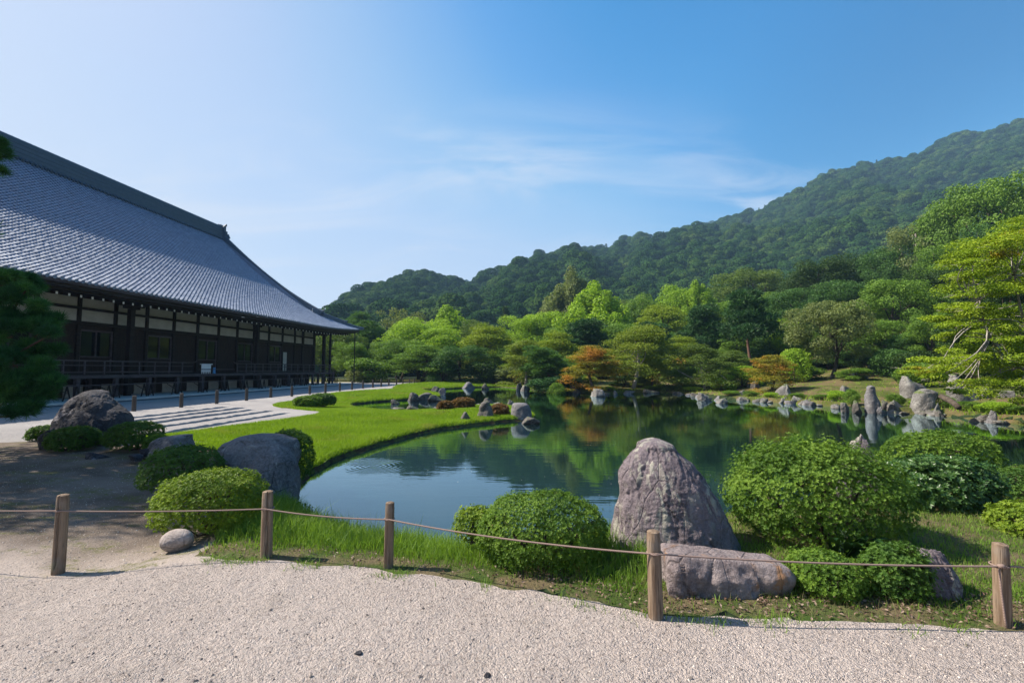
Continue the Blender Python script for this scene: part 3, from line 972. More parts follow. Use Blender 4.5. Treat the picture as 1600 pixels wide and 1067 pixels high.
def limb(p, q, g, bend=.08, n=6):
    p, q = np.array(p, float), np.array(q, float)
    t = np.linspace(0, 1, n)[:, None]
    off = g.normal(size=3) * bend * np.linalg.norm(q - p)
    return p + (q - p) * t + off * np.sin(t * math.pi)
def trunk_mesh(name, base, top, r0, limbs, seed, mat, bend=.06, flare=1.35):
    g = np.random.default_rng(seed)
    mb = MB()
    pts = limb(base, top, g, bend, 9)
    rad = np.linspace(r0, r0 * .35, 9); rad[0] *= flare
    mb.tube(pts, rad, 8)
    for f, q in limbs:
        k = f * 8
        s = pts[int(k)] * (1 - k % 1) + pts[min(8, int(k) + 1)] * (k % 1)
        lp = limb(s, q, g, .1, 6)
        r = r0 * (1 - .65 * f) * .5
        mb.tube(lp, np.linspace(r, r * .25, 6), 6)
    return mb.mesh(name, mat, True)

# ---- unit-height tree forms (height 1, base at the origin), each used at many sizes
FORM = {}
def form_broad(key, seed, n=17000, wide=.40, low=.14, nl=56, L=.024, lobe=(.08, .15), tall=1.0):
    g = np.random.default_rng(seed)
    lobes, limbs = [], []
    hz = (1 - low) / 2 * tall
    for k in range(nl):
        d = unit(g.normal(size=(1, 3)) + np.array((0, 0, .25)))[0]
        f = g.uniform(.55, .92)
        r = g.uniform(*lobe)
        c = np.array((d[0] * wide * f, d[1] * wide * f, low + hz + d[2] * hz * f))
        c[2] = min(c[2], 1 - r * .8)
        lobes.append((c, (r * 1.1, r * 1.1, r * .82)))
        if k % 4 == 0: limbs.append((g.uniform(.35, .85), c))
    FORM[key] = (crown_mesh(key + '_crown', lobes, n, L, L * .62, seed, None, .5), trunk_mesh(key + '_trunk', (0, 0, -.03), (g.normal() * .03, g.normal() * .03, .78), .024, limbs, seed + 1, None))
def form_maple(key, seed, n=17000, wide=.44, low=.16, nl=90, L=.021, lean=0.0):
    g = np.random.default_rng(seed)
    lobes, limbs = [], []
    for k in range(nl):
        h = g.uniform(0, 1) ** .8
        rr = wide * (1 - .75 * h ** 2.2) * math.sqrt(g.uniform(.08, 1))
        a = g.uniform(0, 2 * math.pi)
        c = np.array((rr * math.cos(a) + lean * h, rr * math.sin(a), low + (0.94 - low) * h - .10 * (rr / wide)))
        r = g.uniform(.07, .14)
        c = c + g.normal(size=3) * .025
        lobes.append((c, (r * 1.15, r * 1.15, r * .5)))
        if k % 6 == 0: limbs.append((g.uniform(.3, .8), c))
    FORM[key] = (crown_mesh(key + '_crown', lobes, n, L, L * .7, seed, None, .5, .3, .3, .35),
                 trunk_mesh(key + '_trunk', (0, 0, -.03), (lean * .6 + g.normal() * .03, g.normal() * .03, .74), .020, limbs, seed + 1, None, .10))
def form_pine(key, seed, nt=3000, per=8, wide=.30, low=.34, nl=26, lean=0.0, L=.045):
    g = np.random.default_rng(seed)
    lobes, limbs = [], []
    for k in range(nl):
        h = (k + g.uniform(0, .8)) / nl
        rr = wide * (1 - .65 * h) * g.uniform(.45, 1)
        a = k * 2.4 + g.uniform(-.5, .5)
        c = np.array((rr * math.cos(a) + lean * (low + h * .6), rr * math.sin(a), low + (0.95 - low) * h))
        r = g.uniform(.10, .16) * (1 - .3 * h)
        lobes.append((c, (r * 1.25, r * 1.25, r * .55)))
        limbs.append((min(.95, .15 + .8 * (c[2] - .05)), c - np.array((0, 0, r * .2))))
    FORM[key] = (needle_mesh(key + '_crown', lobes, nt, per, L, .0075, seed, None),
                 trunk_mesh(key + '_trunk', (0, 0, -.03), (lean * .9, g.normal() * .03, .95), .019, limbs, seed + 1, None, .05))
def form_cedar(key, seed, n=12000, wide=.20):
    g = np.random.default_rng(seed)
    lobes, limbs = [], []
    for k in range(70):
        h = g.uniform(0, 1) ** .85
        rr = wide * (1 - h) ** .8 * g.uniform(.5, .95)
        a = g.uniform(0, 6.28)
        r = .035 + .05 * (1 - h)
        c = np.array((rr * math.cos(a), rr * math.sin(a), .12 + .84 * h))
        lobes.append((c, (r * 1.1, r * 1.1, r * .95)))
        if k % 6 == 0: limbs.append((min(.9, h), c))
    FORM[key] = (crown_mesh(key + '_crown', lobes, n, .022, .011, seed, None), trunk_mesh(key + '_trunk', (0, 0, -.03), (0, 0, .95), .02, limbs, seed + 1, None, .01))
def form_plume(key, seed, n=14000, wide=.34):
    """upright plumes fanning up and out (ginkgo, zelkova)"""
    g = np.random.default_rng(seed)
    lobes, limbs = [], []
    for k in range(60):
        a = g.uniform(0, 6.28); e = g.uniform(.05, 1)
        rr = wide * e * g.uniform(.75, 1)
        h = .42 + .47 * (1 - e ** 1.7) * g.uniform(.5, 1)
        c = np.array((rr * math.cos(a), rr * math.sin(a), h))
        r = g.uniform(.045, .075)
        lobes.append((c, (r, r, r * g.uniform(1.4, 2.3))))
        if k % 4 == 0: limbs.append((g.uniform(.25, .7), c))
    FORM[key] = (crown_mesh(key + '_crown', lobes, n, .024, .015, seed, None, .5, .3), trunk_mesh(key + '_trunk', (0, 0, -.03), (0, 0, .8), .024, limbs, seed + 1, None, .03))
def form_shrub(key, seed, n=6000, L=.06):
    g = np.random.default_rng(seed)
    lobes, limbs = [], []
    for k in range(26):
        d = unit(g.normal(size=(1, 3)) + np.array((0, 0, .6)))[0]
        r = g.uniform(.16, .27)
        c = np.array((d[0] * .38, d[1] * .38, max(.14, .45 + d[2] * .38)))
        c[2] = min(c[2], 1 - r * .8)
        lobes.append((c, (r, r, r * .85)))
        if k % 4 == 0: limbs.append((g.uniform(.1, .6), c))
    FORM[key] = (crown_mesh(key + '_crown', lobes, n, L, L * .6, seed, None), trunk_mesh(key + '_trunk', (0, 0, -.05), (0, 0, .6), .03, limbs, seed + 1, None))
form_broad('broad_a', 21)
form_broad('broad_b', 22, wide=.36, low=.10, nl=62)
form_broad('broad_c', 23, wide=.46, low=.14, nl=60, lobe=(.07, .13))
form_broad('loose', 24, n=7000, wide=.42, low=.14, nl=60, lobe=(.05, .10))
form_maple('maple_a', 31)
form_maple('maple_b', 32, wide=.50, low=.16, lean=.12)
form_maple('maple_c', 33, wide=.40, low=.08, nl=90)
form_pine('pine_a', 41)
form_pine('pine_b', 42, wide=.27, low=.42, nl=22, lean=.10)
form_pine('pine_c', 43, wide=.42, low=.30, nl=22, lean=.35, nt=3000)
form_cedar('cedar', 51)
form_plume('plume_a', 61)
form_plume('plume_b', 62, n=12000, wide=.30)
form_shrub('shrub_a', 71)
form_shrub('shrub_b', 72)

WIDE = {}
for k, (c, t) in FORM.items():
    a = np.empty(len(c.vertices) * 3, np.float32); c.vertices.foreach_get('co', a)
    a = a.reshape(-1, 3)
    WIDE[k] = (np.percentile(a[:, 0], 98.5) - np.percentile(a[:, 0], 1.5), np.percentile(a[:, 2], 99.7))
    for me in (c, t): me.materials.append(None) if not me.materials else None

def put_tree(form, px, ytop, Y, wpx, mat, label, group='trees around the far side of the pond', bark='bark', name='tree', cat='tree', ybase=None, rot=None):
    """a tree at true distance Y; its height and spread follow from how tall and wide it stands in the photograph"""
    p = atY(px, ytop, Y)
    z0 = gz(p[0], Y) if ybase is None else atY(px, ybase, Y)[2]
    h = max(.3, p[2] - z0) / WIDE[form][1]
    w = 1.14 * (wpx / FPX * Y) / WIDE[form][0] / math.sqrt(1 + .7 * ((px - CX) / FPX) ** 2)
    t = thing(name, label, cat, (p[0], Y, z0), rot if rot is not None else rng.uniform(0, 6.28), group)
    t.scale = (w, w, h)
    c, tr = FORM[form]
    for nm, me, m in (('crown', c, M[mat]), ('trunk', tr, M[bark])):
        o = link(nm, me, t)
        o.material_slots[0].link = 'OBJECT'
        o.material_slots[0].material = m
    return t

# ---- wooded mountainsides: crowns instanced on points (nobody could count them)
def forest(name, quads, n, smin, smax, mat, seed, form_mesh, wfun=None):
    g = np.random.default_rng(seed)
    a, b, c, d = (quads[:, i] for i in range(4))
    ar = np.linalg.norm(np.cross(c - a, d - b), axis=1)
    w = ar if wfun is None else ar * wfun(quads.mean(1))
    i = g.choice(len(quads), n, p=w / w.sum())
    u, v = g.random((n, 1)), g.random((n, 1))
    P = a[i] * (1 - u) * (1 - v) + b[i] * u * (1 - v) + c[i] * u * v + d[i] * (1 - u) * v
    me = bpy.data.meshes.new(name)
    me.vertices.add(n); me.vertices.foreach_set('co', P.astype(np.float32).ravel())
    s = g.uniform(smin, smax, n) * np.where(g.random(n) < .15, 1.25, 1)
    at_ = me.attributes.new('size', 'FLOAT', 'POINT'); at_.data.foreach_set('value', s.astype(np.float32))
    ro = me.attributes.new('turn', 'FLOAT', 'POINT'); ro.data.foreach_set('value', g.uniform(0, 6.28, n).astype(np.float32))
    o = tag(link(name, me), kind='stuff')
    src = bpy.data.objects.new(name + '_crown', form_mesh)
    ng = bpy.data.node_groups.new(name, 'GeometryNodeTree')
    ng.interface.new_socket('Geometry', in_out='INPUT', socket_type='NodeSocketGeometry')
    ng.interface.new_socket('Geometry', in_out='OUTPUT', socket_type='NodeSocketGeometry')
    N = ng.nodes
    gi, go = N.new('NodeGroupInput'), N.new('NodeGroupOutput')
    oi = N.new('GeometryNodeObjectInfo'); oi.inputs['Object'].default_value = src; oi.inputs['As Instance'].default_value = True
    ip = N.new('GeometryNodeInstanceOnPoints')
    A1 = N.new('GeometryNodeInputNamedAttribute'); A1.data_type = 'FLOAT'; A1.inputs['Name'].default_value = 'size'
    A2 = N.new('GeometryNodeInputNamedAttribute'); A2.data_type = 'FLOAT'; A2.inputs['Name'].default_value = 'turn'
    cx = N.new('ShaderNodeCombineXYZ')
    er = N.new('FunctionNodeEulerToRotation')
    lk = ng.links.new
    lk(A2.outputs[0], cx.inputs[2]); lk(cx.outputs[0], er.inputs[0])
    lk(gi.outputs[0], ip.inputs['Points']); lk(oi.outputs['Geometry'], ip.inputs['Instance'])
    lk(er.outputs[0], ip.inputs['Rotation']); lk(A1.outputs[0], ip.inputs['Scale'])
    lk(ip.outputs[0], go.inputs[0])
    md = o.modifiers.new('scatter', 'NODES'); md.node_group = ng
    return o
def dome_crown(name, seed, n, mat, L=.055):
    g = np.random.default_rng(seed)
    lobes = [((0, 0, .25), (.46, .46, .52))]
    for k in range(16):
        d = unit(g.normal(size=(1, 3)) + np.array((0, 0, .5)))[0]
        r = g.uniform(.16, .27)
        lobes.append((np.array((d[0] * .38, d[1] * .38, .3 + d[2] * .40)), (r, r, r * .8)))
    P, N, i = lobes_points(lobes, n, g, .82, .4)
    nn = unit(N + g.normal(size=(n, 3)) * .30)
    lt = g.random(len(lobes))
    V, F, T = leaf_quads(P, nn, L, L * .75, g, np.clip(.1 + .45 * lt[i] + .45 * g.random(n), 0, 1), .08)
    v2, f2 = ico(2)
    core = v2 * np.array((.40, .40, .46)) + np.array((0, 0, .22))
    return np_mesh(name, np.concatenate([V, core]), [F, f2 + len(V)], mat, False, {'tint': np.concatenate([T, np.full(len(core), .0)])})
def upright_crown(name, seed, mat):
    g = np.random.default_rng(seed)
    lobes = [((g.normal() * .05, g.normal() * .05, .1 + .22 * k), (.30 - .06 * k,) * 2 + (.22,)) for k in range(5)]
    P, N, i = lobes_points(lobes, 900, g, .8, .2)
    V, F, T = leaf_quads(P, unit(N + g.normal(size=(900, 3)) * .4), .13, .09, g, np.clip(.1 + .6 * g.random(900), 0, 1), .08)
    return np_mesh(name, V, F, mat, False, {'tint': T})
crownA = dome_crown('round_crown', 5, 10000, M['lf_mount'])
crownB = dome_crown('round_crown_b', 6, 10000, M['lf_mount'])
crownC = upright_crown('upright_crown', 7, M['lf_mount'])
wf = lambda c: 1.0 / (120 + c[:, 1])
forest('mountain_forest', mq['a'], 5200, 9, 21, None, 101, crownA, wf)
forest('mountain_forest', mq['a'], 3600, 6, 15, None, 102, crownB, wf)
forest('mountain_forest', mq['a'], 1500, 7, 14, None, 103, crownC, wf)
forest('hill_forest', mq['b'], 2000, 9, 18, None, 104, crownA, wf)
forest('hill_forest', mq['b'], 1100, 6, 13, None, 105, crownB, wf)
forest('far_forest', mq['c'], 2500, 13, 20, None, 106, crownB, wf)
# woods on the level ground between the garden and the mountain
def flat_quads(x0, x1, y0, y1, n):
    xs, ys = np.linspace(x0, x1, n), np.linspace(y0, y1, n)
    g = np.array([[(a, b) for a in xs] for b in ys])
    z = ground_z(g.reshape(-1, 2)).reshape(n, n, 1)
    v = np.concatenate([g, z], 2)
    return np.stack([v[:-1, :-1], v[:-1, 1:], v[1:, 1:], v[1:, :-1]], 2).reshape(-1, 4, 3)
forest('valley_woods', flat_quads(-60, 230, 105, 230, 24), 1500, 6, 10.5, None, 107, crownA)
forest('valley_woods', flat_quads(-60, 230, 100, 230, 24), 900, 5, 9, None, 108, crownB)

# ------------------------------------------------------------------ the temple hall
# local axes: x outward to the garden, y along the front away from the camera; the far wall corner is the origin
HALL = thing('temple_hall', 'long dark timber temple hall with great grey tiled roof and raised veranda', 'temple hall', (-20.82, 47.9, 0), -math.atan(0.0914))
Y0 = -36.0                       # the near end, outside the frame
EAVE_X, RIDGE_X, END_Y = 3.4, -11.4, 3.4
def roof_z(s):
    return 5.62 + .45 * s + .0178 * s * s
def lift(s, y):                  # the corner turns up
    return .42 * np.clip((np.asarray(y, float) + 7) / 10.4, 0, 1) ** 2.2 * np.clip(1 - np.asarray(s, float) / 7, 0, 1)
def rp(s, y, up=0.0):
    return (EAVE_X - s, y, float(roof_z(s) + lift(s, y)) + up)
SMAX = EAVE_X - RIDGE_X
def ymax(s):
    return END_Y - s if s < 3.1 else .62
# roof deck under the tiles
ss = np.linspace(0, SMAX, 40)
mb = MB()
V = []
for s in ss:
    for y in np.linspace(Y0, ymax(s), 30):
        V.append(rp(s, y, -.03))
i, j = np.meshgrid(np.arange(39), np.arange(29), indexing='ij')
a = (i * 30 + j).ravel()
mb.add(V, np.stack([a, a + 1, a + 31, a + 30], 1)[:, ::-1])
# back slope
V = []
for s in ss:
    for y in np.linspace(Y0, ymax(s), 12):
        p = rp(s, y, -.03)
        V.append((2 * RIDGE_X - p[0], p[1], p[2]))
i, j = np.meshgrid(np.arange(39), np.arange(11), indexing='ij')
a = (i * 12 + j).ravel()
mb.add(V, np.stack([a, a + 1, a + 13, a + 12], 1))
# skirt roof on the far end
V = []
for s in np.linspace(0, 3.1, 8):
    for x in np.linspace(EAVE_X - s, 2 * RIDGE_X - EAVE_X + s, 20):
        e = min(EAVE_X - x, x - (2 * RIDGE_X - EAVE_X)) - s
        V.append((x, END_Y - s, roof_z(s) + .42 * max(0, 1 - e / 8) ** 2.2 * (1 - s / 7)))
i, j = np.meshgrid(np.arange(7), np.arange(19), indexing='ij')
a = (i * 20 + j).ravel()
mb.add(V, np.stack([a, a + 1, a + 21, a + 20], 1))
# gable wall over the skirt
mb.add([rp(3.1, -.2, -.1), (RIDGE_X, -.2, roof_z(SMAX)), (2 * RIDGE_X - rp(3.1, 0)[0], -.2, rp(3.1, 0)[2] - .1)], [(0, 1, 2)])
ROOF = mb.obj('roof', M['tile'], HALL, True)

# one tile: a half-round cover with the pan beside it, front edge proud
prof = np.array([(-.15, .0), (-.088, .008), (-.06, .066), (0, .094), (.06, .066), (.088, .008), (.15, .0)])
def tile_arrays():
    k = len(prof)
    front = np.c_[np.full(k, 0.015), prof[:, 0], prof[:, 1] + .036]
    back = np.c_[np.full(k, -.275), prof[:, 0] * .94, prof[:, 1] - .008]
    low = np.c_[np.full(k, 0.012), prof[:, 0], prof[:, 1] * .25 - .02]
    V = np.concatenate([front, back, low])
    q = np.arange(k - 1)
    F = np.concatenate([np.stack([q, q + 1, q + k + 1, q + k], 1), np.stack([q + 2 * k, q + 2 * k + 1, q + 1, q], 1)])
    return V, F
TV, TF = tile_arrays()
tile_me = np_mesh('roof_tile', TV, TF, M['tile'])
arcs, acc, prev = [], 0.0, None
s_fine = np.linspace(0, SMAX, 600)
arc = np.concatenate([[0], np.cumsum(np.hypot(np.diff(s_fine), np.diff(roof_z(s_fine))))])
rows = np.interp(np.arange(0, arc[-1], .25), arc, s_fine)
tiles = []
for s in rows:
    for y in np.arange(Y0 + .15, ymax(s) - .1, .30):
        sl = math.atan(.45 + .0356 * s)
        px, py, pz = rp(s, y)
        tiles.append((px, py, pz, sl))
tiles = np.array(tiles)
# nearest to the garden path show largest: those are objects, the rest one mesh
ca, sa = math.cos(HALL.rotation_euler.z), math.sin(HALL.rotation_euler.z)
wx = tiles[:, 0] * ca - tiles[:, 1] * sa - 20.82; wy = tiles[:, 0] * sa + tiles[:, 1] * ca + 47.9
ipx = CX + FPX * wx / wy
score = np.where((ipx > 0) & (wy > 3), 1 / (wx ** 2 + wy ** 2 + tiles[:, 2] ** 2), 0)
order = np.argsort(-score)
for q in order[:300]:
    o = bpy.data.objects.new('roof_tile', tile_me)
    C.objects.link(o)
    o.parent = ROOF
    o.location = tiles[q, :3] + rng.normal(0, .003, 3)
    o.rotation_euler = (0, tiles[q, 3] , rng.normal(0, .008))
rest = tiles[order[300:]]
vis = score[order[300:]] >= 0
rest = rest[vis]
n = len(rest)
c, s_ = np.cos(rest[:, 3]), np.sin(rest[:, 3])
X = TV[None, :, 0] * c[:, None] + TV[None, :, 2] * s_[:, None]
Z = -TV[None, :, 0] * s_[:, None] + TV[None, :, 2] * c[:, None]
VV = np.stack([X + rest[:, :1], TV[None, :, 1] + rest[:, 1:2] + rng.normal(0, .004, (n, 1)), Z + rest[:, 2:3] + rng.normal(0, .004, (n, 1))], 2)
FF = TF[None] + (np.arange(n) * len(TV))[:, None, None]
tag(link('roof_tile', np_mesh('roof_tiles_far', VV.reshape(-1, 3), FF.reshape(-1, 4), M['tile']), ROOF), kind='stuff')
# round end discs along the eave
eave_end = MB()
for y in np.arange(Y0 + .15, END_Y, .30):
    p = rp(0, y)
    eave_end.tube([(p[0] + .0, y, p[2] + .02), (p[0] + .045, y, p[2] + .012)], .082, 10)
tag(eave_end.obj('eave_end_tile', M['tile'], ROOF), kind='stuff')

# main ridge: stacked courses, saddle tiles on top, end ornament
def ridge_stack(y0, y1, h, w, courses):
    m = MB()
    for k in range(courses):
        z0 = roof_z(SMAX) - .35 + h * k / courses
        z1 = roof_z(SMAX) - .35 + h * (k + 1) / courses
        ww = w * (1 - .35 * k / courses) + (.05 if k % 2 else 0)
        m.box((RIDGE_X - ww / 2, y0, z0 + .004), (RIDGE_X + ww / 2, y1, z1 - .012))
    return m
RIDGE_Y = .25
RIDGE = ridge_stack(Y0, RIDGE_Y, 1.35, 1.0, 9).obj('ridge', M['ridge'], HALL)
cap = MB()
for y in np.arange(Y0, RIDGE_Y - .1, .36):
    cap.tube([(RIDGE_X, y, roof_z(SMAX) + 1.05), (RIDGE_X, y + .37, roof_z(SMAX) + 1.03)], [.16, .19], 8)
tag(cap.obj('ridge_cap_tile', M['ridge'], RIDGE), kind='stuff')
foot = MB()
for y in np.arange(Y0, RIDGE_Y, .30):
    foot.tube([(RIDGE_X + .46, y, roof_z(SMAX) - .28), (RIDGE_X + .72, y, roof_z(SMAX) - .44)], .10, 8)
tag(foot.obj('ridge_foot_tile', M['ridge'], RIDGE), kind='stuff')
orn = MB()
zr = roof_z(SMAX)
orn.box((RIDGE_X - .75, RIDGE_Y, zr - .5), (RIDGE_X + .75, RIDGE_Y + .28, zr + .55))
orn.box((RIDGE_X - .55, RIDGE_Y + .002, zr + .55), (RIDGE_X + .55, RIDGE_Y + .30, zr + 1.05))
for sx in (-1, 1):
    orn.tube([(RIDGE_X + sx * .6, RIDGE_Y + .2, zr - .3), (RIDGE_X + sx * .9, RIDGE_Y + .3, zr - .1), (RIDGE_X + sx * .8, RIDGE_Y + .3, zr + .25)], [.2, .17, .08], 8)
    orn.tube([(RIDGE_X + sx * .3, RIDGE_Y + .2, zr + 1.0), (RIDGE_X + sx * .42, RIDGE_Y + .45, zr + 1.35), (RIDGE_X + sx * .3, RIDGE_Y + .62, zr + 1.5)], [.14, .11, .05], 8)
orn.tube([(RIDGE_X, RIDGE_Y - .2, zr + 1.15), (RIDGE_X, RIDGE_Y + .75, zr + 1.25)], .15, 8)
orn.obj('ridge_ornament', M['ridge'], RIDGE, False)

def sloped_ridge(pts, w, h, name, orn_at=True):
    m = MB()
    P = np.array(pts)
    for k, (ww, hh) in enumerate(((w, 0), (w * .8, h * .33), (w * .62, h * .66))):
        for p, q in zip(P[:-1], P[1:]):
            m.bar(tuple(p + (0, 0, hh + h * .165)), tuple(q + (0, 0, hh + h * .165)), ww, h * .31)
    o = m.obj(name, M['ridge'], HALL)
    top = MB()
    top.tube(P + np.array((0, 0, h + .04)), .105, 8)
    top.obj('ridge_cap_tile', M['ridge'], o)
    if orn_at:
        e = P[0]
        d = P[0] - P[1]; d /= np.linalg.norm(d)
        g = MB()
        g.bar(tuple(e + (0, 0, h * .5)), tuple(e + d * .2 + np.array((0, 0, h * .5))), w * 1.15, h * 1.35)
        g.tube([e + (0, 0, h * 1.1), e + d * .35 + np.array((0, 0, h * 1.35)), e + d * .55 + np.array((0, 0, h * 1.8))], [.13, .1, .04], 8)
        g.tube([e + d * .1 + np.array((0, 0, h * .9)), e + d * .5 + np.array((0, 0, h * .75))], .085, 8)
        g.obj('ridge_ornament', M['ridge'], o)
    return o
sloped_ridge([rp(s, .32, .02) for s in np.linspace(3.0, SMAX - .4, 16)], .5, .52, 'descending_ridge')
hip = [rp(s, END_Y - s - .02, .02) for s in np.linspace(1.3, 3.6, 8)]
sloped_ridge(hip, .42, .34, 'hip_ridge')
sloped_ridge([rp(s, END_Y - s - .02, .0) for s in np.linspace(.02, 1.35, 6)], .34, .20, 'hip_ridge')

# eave boards below the tiles, the edge board in paler timber
m = MB()
ys = np.linspace(Y0, END_Y - .05, 40)
for y, y2 in zip(ys[:-1], ys[1:]):
    a, b = rp(0, y), rp(0, y2)
    m.bar((EAVE_X - .06, y, a[2] - .10), (EAVE_X - .06, y2, b[2] - .10), .10, .12)
m.obj('eave_board', M['railwood'], HALL)
m = MB()
for y, y2 in zip(ys[:-1], ys[1:]):
    a, b = rp(0, y), rp(0, y2)
    m.bar((EAVE_X - .22, y, a[2] - .24), (EAVE_X - .22, y2, b[2] - .24), .16, .16)
    m.bar((EAVE_X - .55, y, a[2] - .36), (EAVE_X - .55, y2, b[2] - .36), .14, .12)
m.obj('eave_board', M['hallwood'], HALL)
m = MB()
xs = np.linspace(EAVE_X - .1, 2 * RIDGE_X - EAVE_X + .1, 24)
for x, x2 in zip(xs[:-1], xs[1:]):
    z = 5.62 + .42 * max(0, 1 - (EAVE_X - x) / 8) ** 2.2
    z2 = 5.62 + .42 * max(0, 1 - (EAVE_X - x2) / 8) ** 2.2
    m.bar((x, END_Y - .1, z - .15), (x2, END_Y - .1, z2 - .15), .14, .24)
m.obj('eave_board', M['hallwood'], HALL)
# soffit
m = MB()
V = []
for y in ys:
    V += [(EAVE_X - .3, y, float(rp(0, y)[2]) - .22), (-.1, y, 5.9)]
a = np.arange(len(ys) - 1) * 2
m.add(V, np.stack([a, a + 1, a + 3, a + 2], 1))
m.box((RIDGE_X, 0, 5.8), (0, END_Y - .4, 5.9))
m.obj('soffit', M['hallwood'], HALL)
# rafters with white-painted ends
raf = MB().bar((0, 0, 0), (2.55, 0, -.53), .10, .13).mesh('rafter', M['hallwood'])
rend = MB().box((0, -.045, -.06), (.012, .045, .06)).mesh('rafter_end', M['white'])
for y in np.arange(-31, END_Y - .3, .54):
    dz = float(lift(.6, y))
    o = link('rafter', raf, HALL, (0, y, 5.62 + dz))
    o2 = link('rafter_end', rend, o, (2.56, 0, -.53))

# floor, mound and veranda
MB().box((-23, Y0, -.2), (3.15, 4.2, .10)).obj('mound', M['mound'], HALL)
MB().box((3.2, Y0, -.2), (3.95, 4.9, .012)).obj('rain_gutter', M['gutter'], HALL)
MB().box((3.152, Y0, -.2), (3.198, 4.9, .075)).obj('kerb', M['mound'], HALL)
DECK = 1.30
deck = MB()
for k in range(9):
    x0 = -.05 + k * .175
    deck.box((x0, Y0, DECK - .05), (x0 + .168, 1.5, DECK))
tag(deck.obj('deck_board', M['railwood'], HALL), kind='stuff')
MB().box((1.42, Y0, DECK - .17), (1.56, 1.5, DECK - .052)).obj('deck_beam', M['railwood'], HALL)
MB().box((.05, 1.502, DECK - .17), (1.56, 1.62, DECK + .0)).obj('deck_beam', M['railwood'], HALL)
bay = 2.03
py = [0, -2.2] + [-3.62 - bay * k for k in range(16)]
dp = MB().box((-.09, -.09, 0), (.09, .09, DECK - .172)).mesh('deck_post', M['railwood'])
for y in np.arange(1.3, -33, -bay):
    link('deck_post', dp, HALL, (1.40, y, .10))
    link('deck_post', dp, HALL, (-.2, y, .10))
MB().box((-.75, Y0, .1), (-.6, .2, DECK - .06)).obj('crawl_wall', M['board'], HALL)
pp = MB().box((0, -.5, .1), (.03, .5, .75)).mesh('crawl_panel', M['plaster'])
for k in range(15):
    link('crawl_panel', pp, HALL, (-.598, -1.2 - bay * k, 0))

# wall behind: posts, rails, plaster, boards, windows
MB().box((-23, Y0, DECK - .05), (-.16, -.06, 5.75)).obj('wall', M['board'], HALL)
post = MB().box((-.15, -.085, DECK), (.03, .085, 5.7)).mesh('post', M['hallwood'])
thick = MB().box((-.2, -.15, DECK), (.05, .15, 5.75)).mesh('post', M['hallwood'])
for y in py:
    if y > -34: link('post', thick if y > -3 else post, HALL, (0, y, 0))
for z, h, d in ((4.08, .17, .045), (4.86, .13, .04), (5.52, .2, .045), (DECK + .02, .16, .042)):
    MB().box((-.155, -34, z - h / 2), (d, .02, z + h / 2)).obj('tie_beam', M['hallwood'], HALL)
pa = MB().box((-.158, -.5, 4.17), (-.075, .5, 4.79)).mesh('plaster_panel', M['plaster'])
pb = MB().box((-.158, -.5, 4.93), (-.075, .5, 5.42)).mesh('plaster_panel', M['plaster'])
wpanel = MB()
wpanel.box((-.158, -.5, DECK + .1), (-.11, .5, 4.0))
for k in range(14):
    z = DECK + .2 + k * .2
    wpanel.box((-.109, -.5, z), (-.095, .5, z + .17))
wp = wpanel.mesh('board_panel', M['board'])
win_bays = {3, 5, 7, 9, 11, 13}
for k in range(len(py) - 1):
    y1, y0 = py[k], py[k + 1]
    if y0 < -34: break
    mid, wid = (y0 + y1) / 2, y1 - y0 - (.18 if k > 1 else .3)
    for me in (pa, pb):
        o = link('plaster_panel', me, HALL, (0, mid, 0)); o.scale = (1, wid, 1)
    if k in win_bays:
        f = MB()
        hw = wid / 2 + .0
        z0, z1 = DECK + .10, 3.75
        f.box((-.15, mid - hw, z0), (-.05, mid - hw + .09, z1)).box((-.15, mid + hw - .09, z0), (-.05, mid + hw, z1))
        f.box((-.148, mid - hw + .091, z1 - .10), (-.052, mid + hw - .091, z1)).box((-.148, mid - hw + .091, z0 + .85), (-.052, mid + hw - .091, z0 + .92))
        f.box((-.146, mid - .03, z0 + .921), (-.06, mid + .03, z1 - .101))
        w = f.obj('window', M['railwood'], HALL)
        MB().box((-.135, mid - hw + .092, z0 + .921), (-.12, mid - .031, z1 - .101)).obj('pane', M['glass'], w)
        MB().box((-.135, mid + .031, z0 + .921), (-.12, mid + hw - .092, z1 - .101)).obj('pane', M['glass'], w)
        MB().box((-.150, mid - hw + .092, z0), (-.10, mid + hw - .092, z0 + .849)).obj('wainscot', M['board'], w)
    else:
        o = link('board_panel', wp, HALL, (0, mid, 0)); o.scale = (1, wid, 1)
dr = MB().box((-.10, -5.75, DECK + .1), (-.062, -4.85, 3.2)).obj('door', M['plaster'], HALL)
dr['label'] = 'narrow white sliding door'
# pillars carrying the eave, with carved brackets
for y in (-.2, -10.7, -21.9, -32.4):
    x = .95 if y < -1 else 1.15
    o = MB().box((x - .13, y - .13, .1), (x + .13, y + .13, 5.3)).obj('pillar', M['hallwood'], HALL)
    b = MB()
    b.box((x - .1, y - .75, 5.19), (x + .1, y + .75, 5.36)).box((x - .105, y - .45, 5.05), (x + .105, y + .45, 5.188))
    b.obj('bracket', M['hallwood'], o)
MB().box((1.06, 1.07, .1), (1.24, 1.25, 5.4)).obj('pillar', M['hallwood'], HALL)
MB().tube([(3.15, 2.75, .05), (3.15, 2.75, 5.75)], .055, 8).obj('drainpipe', M['hallwood'], HALL)

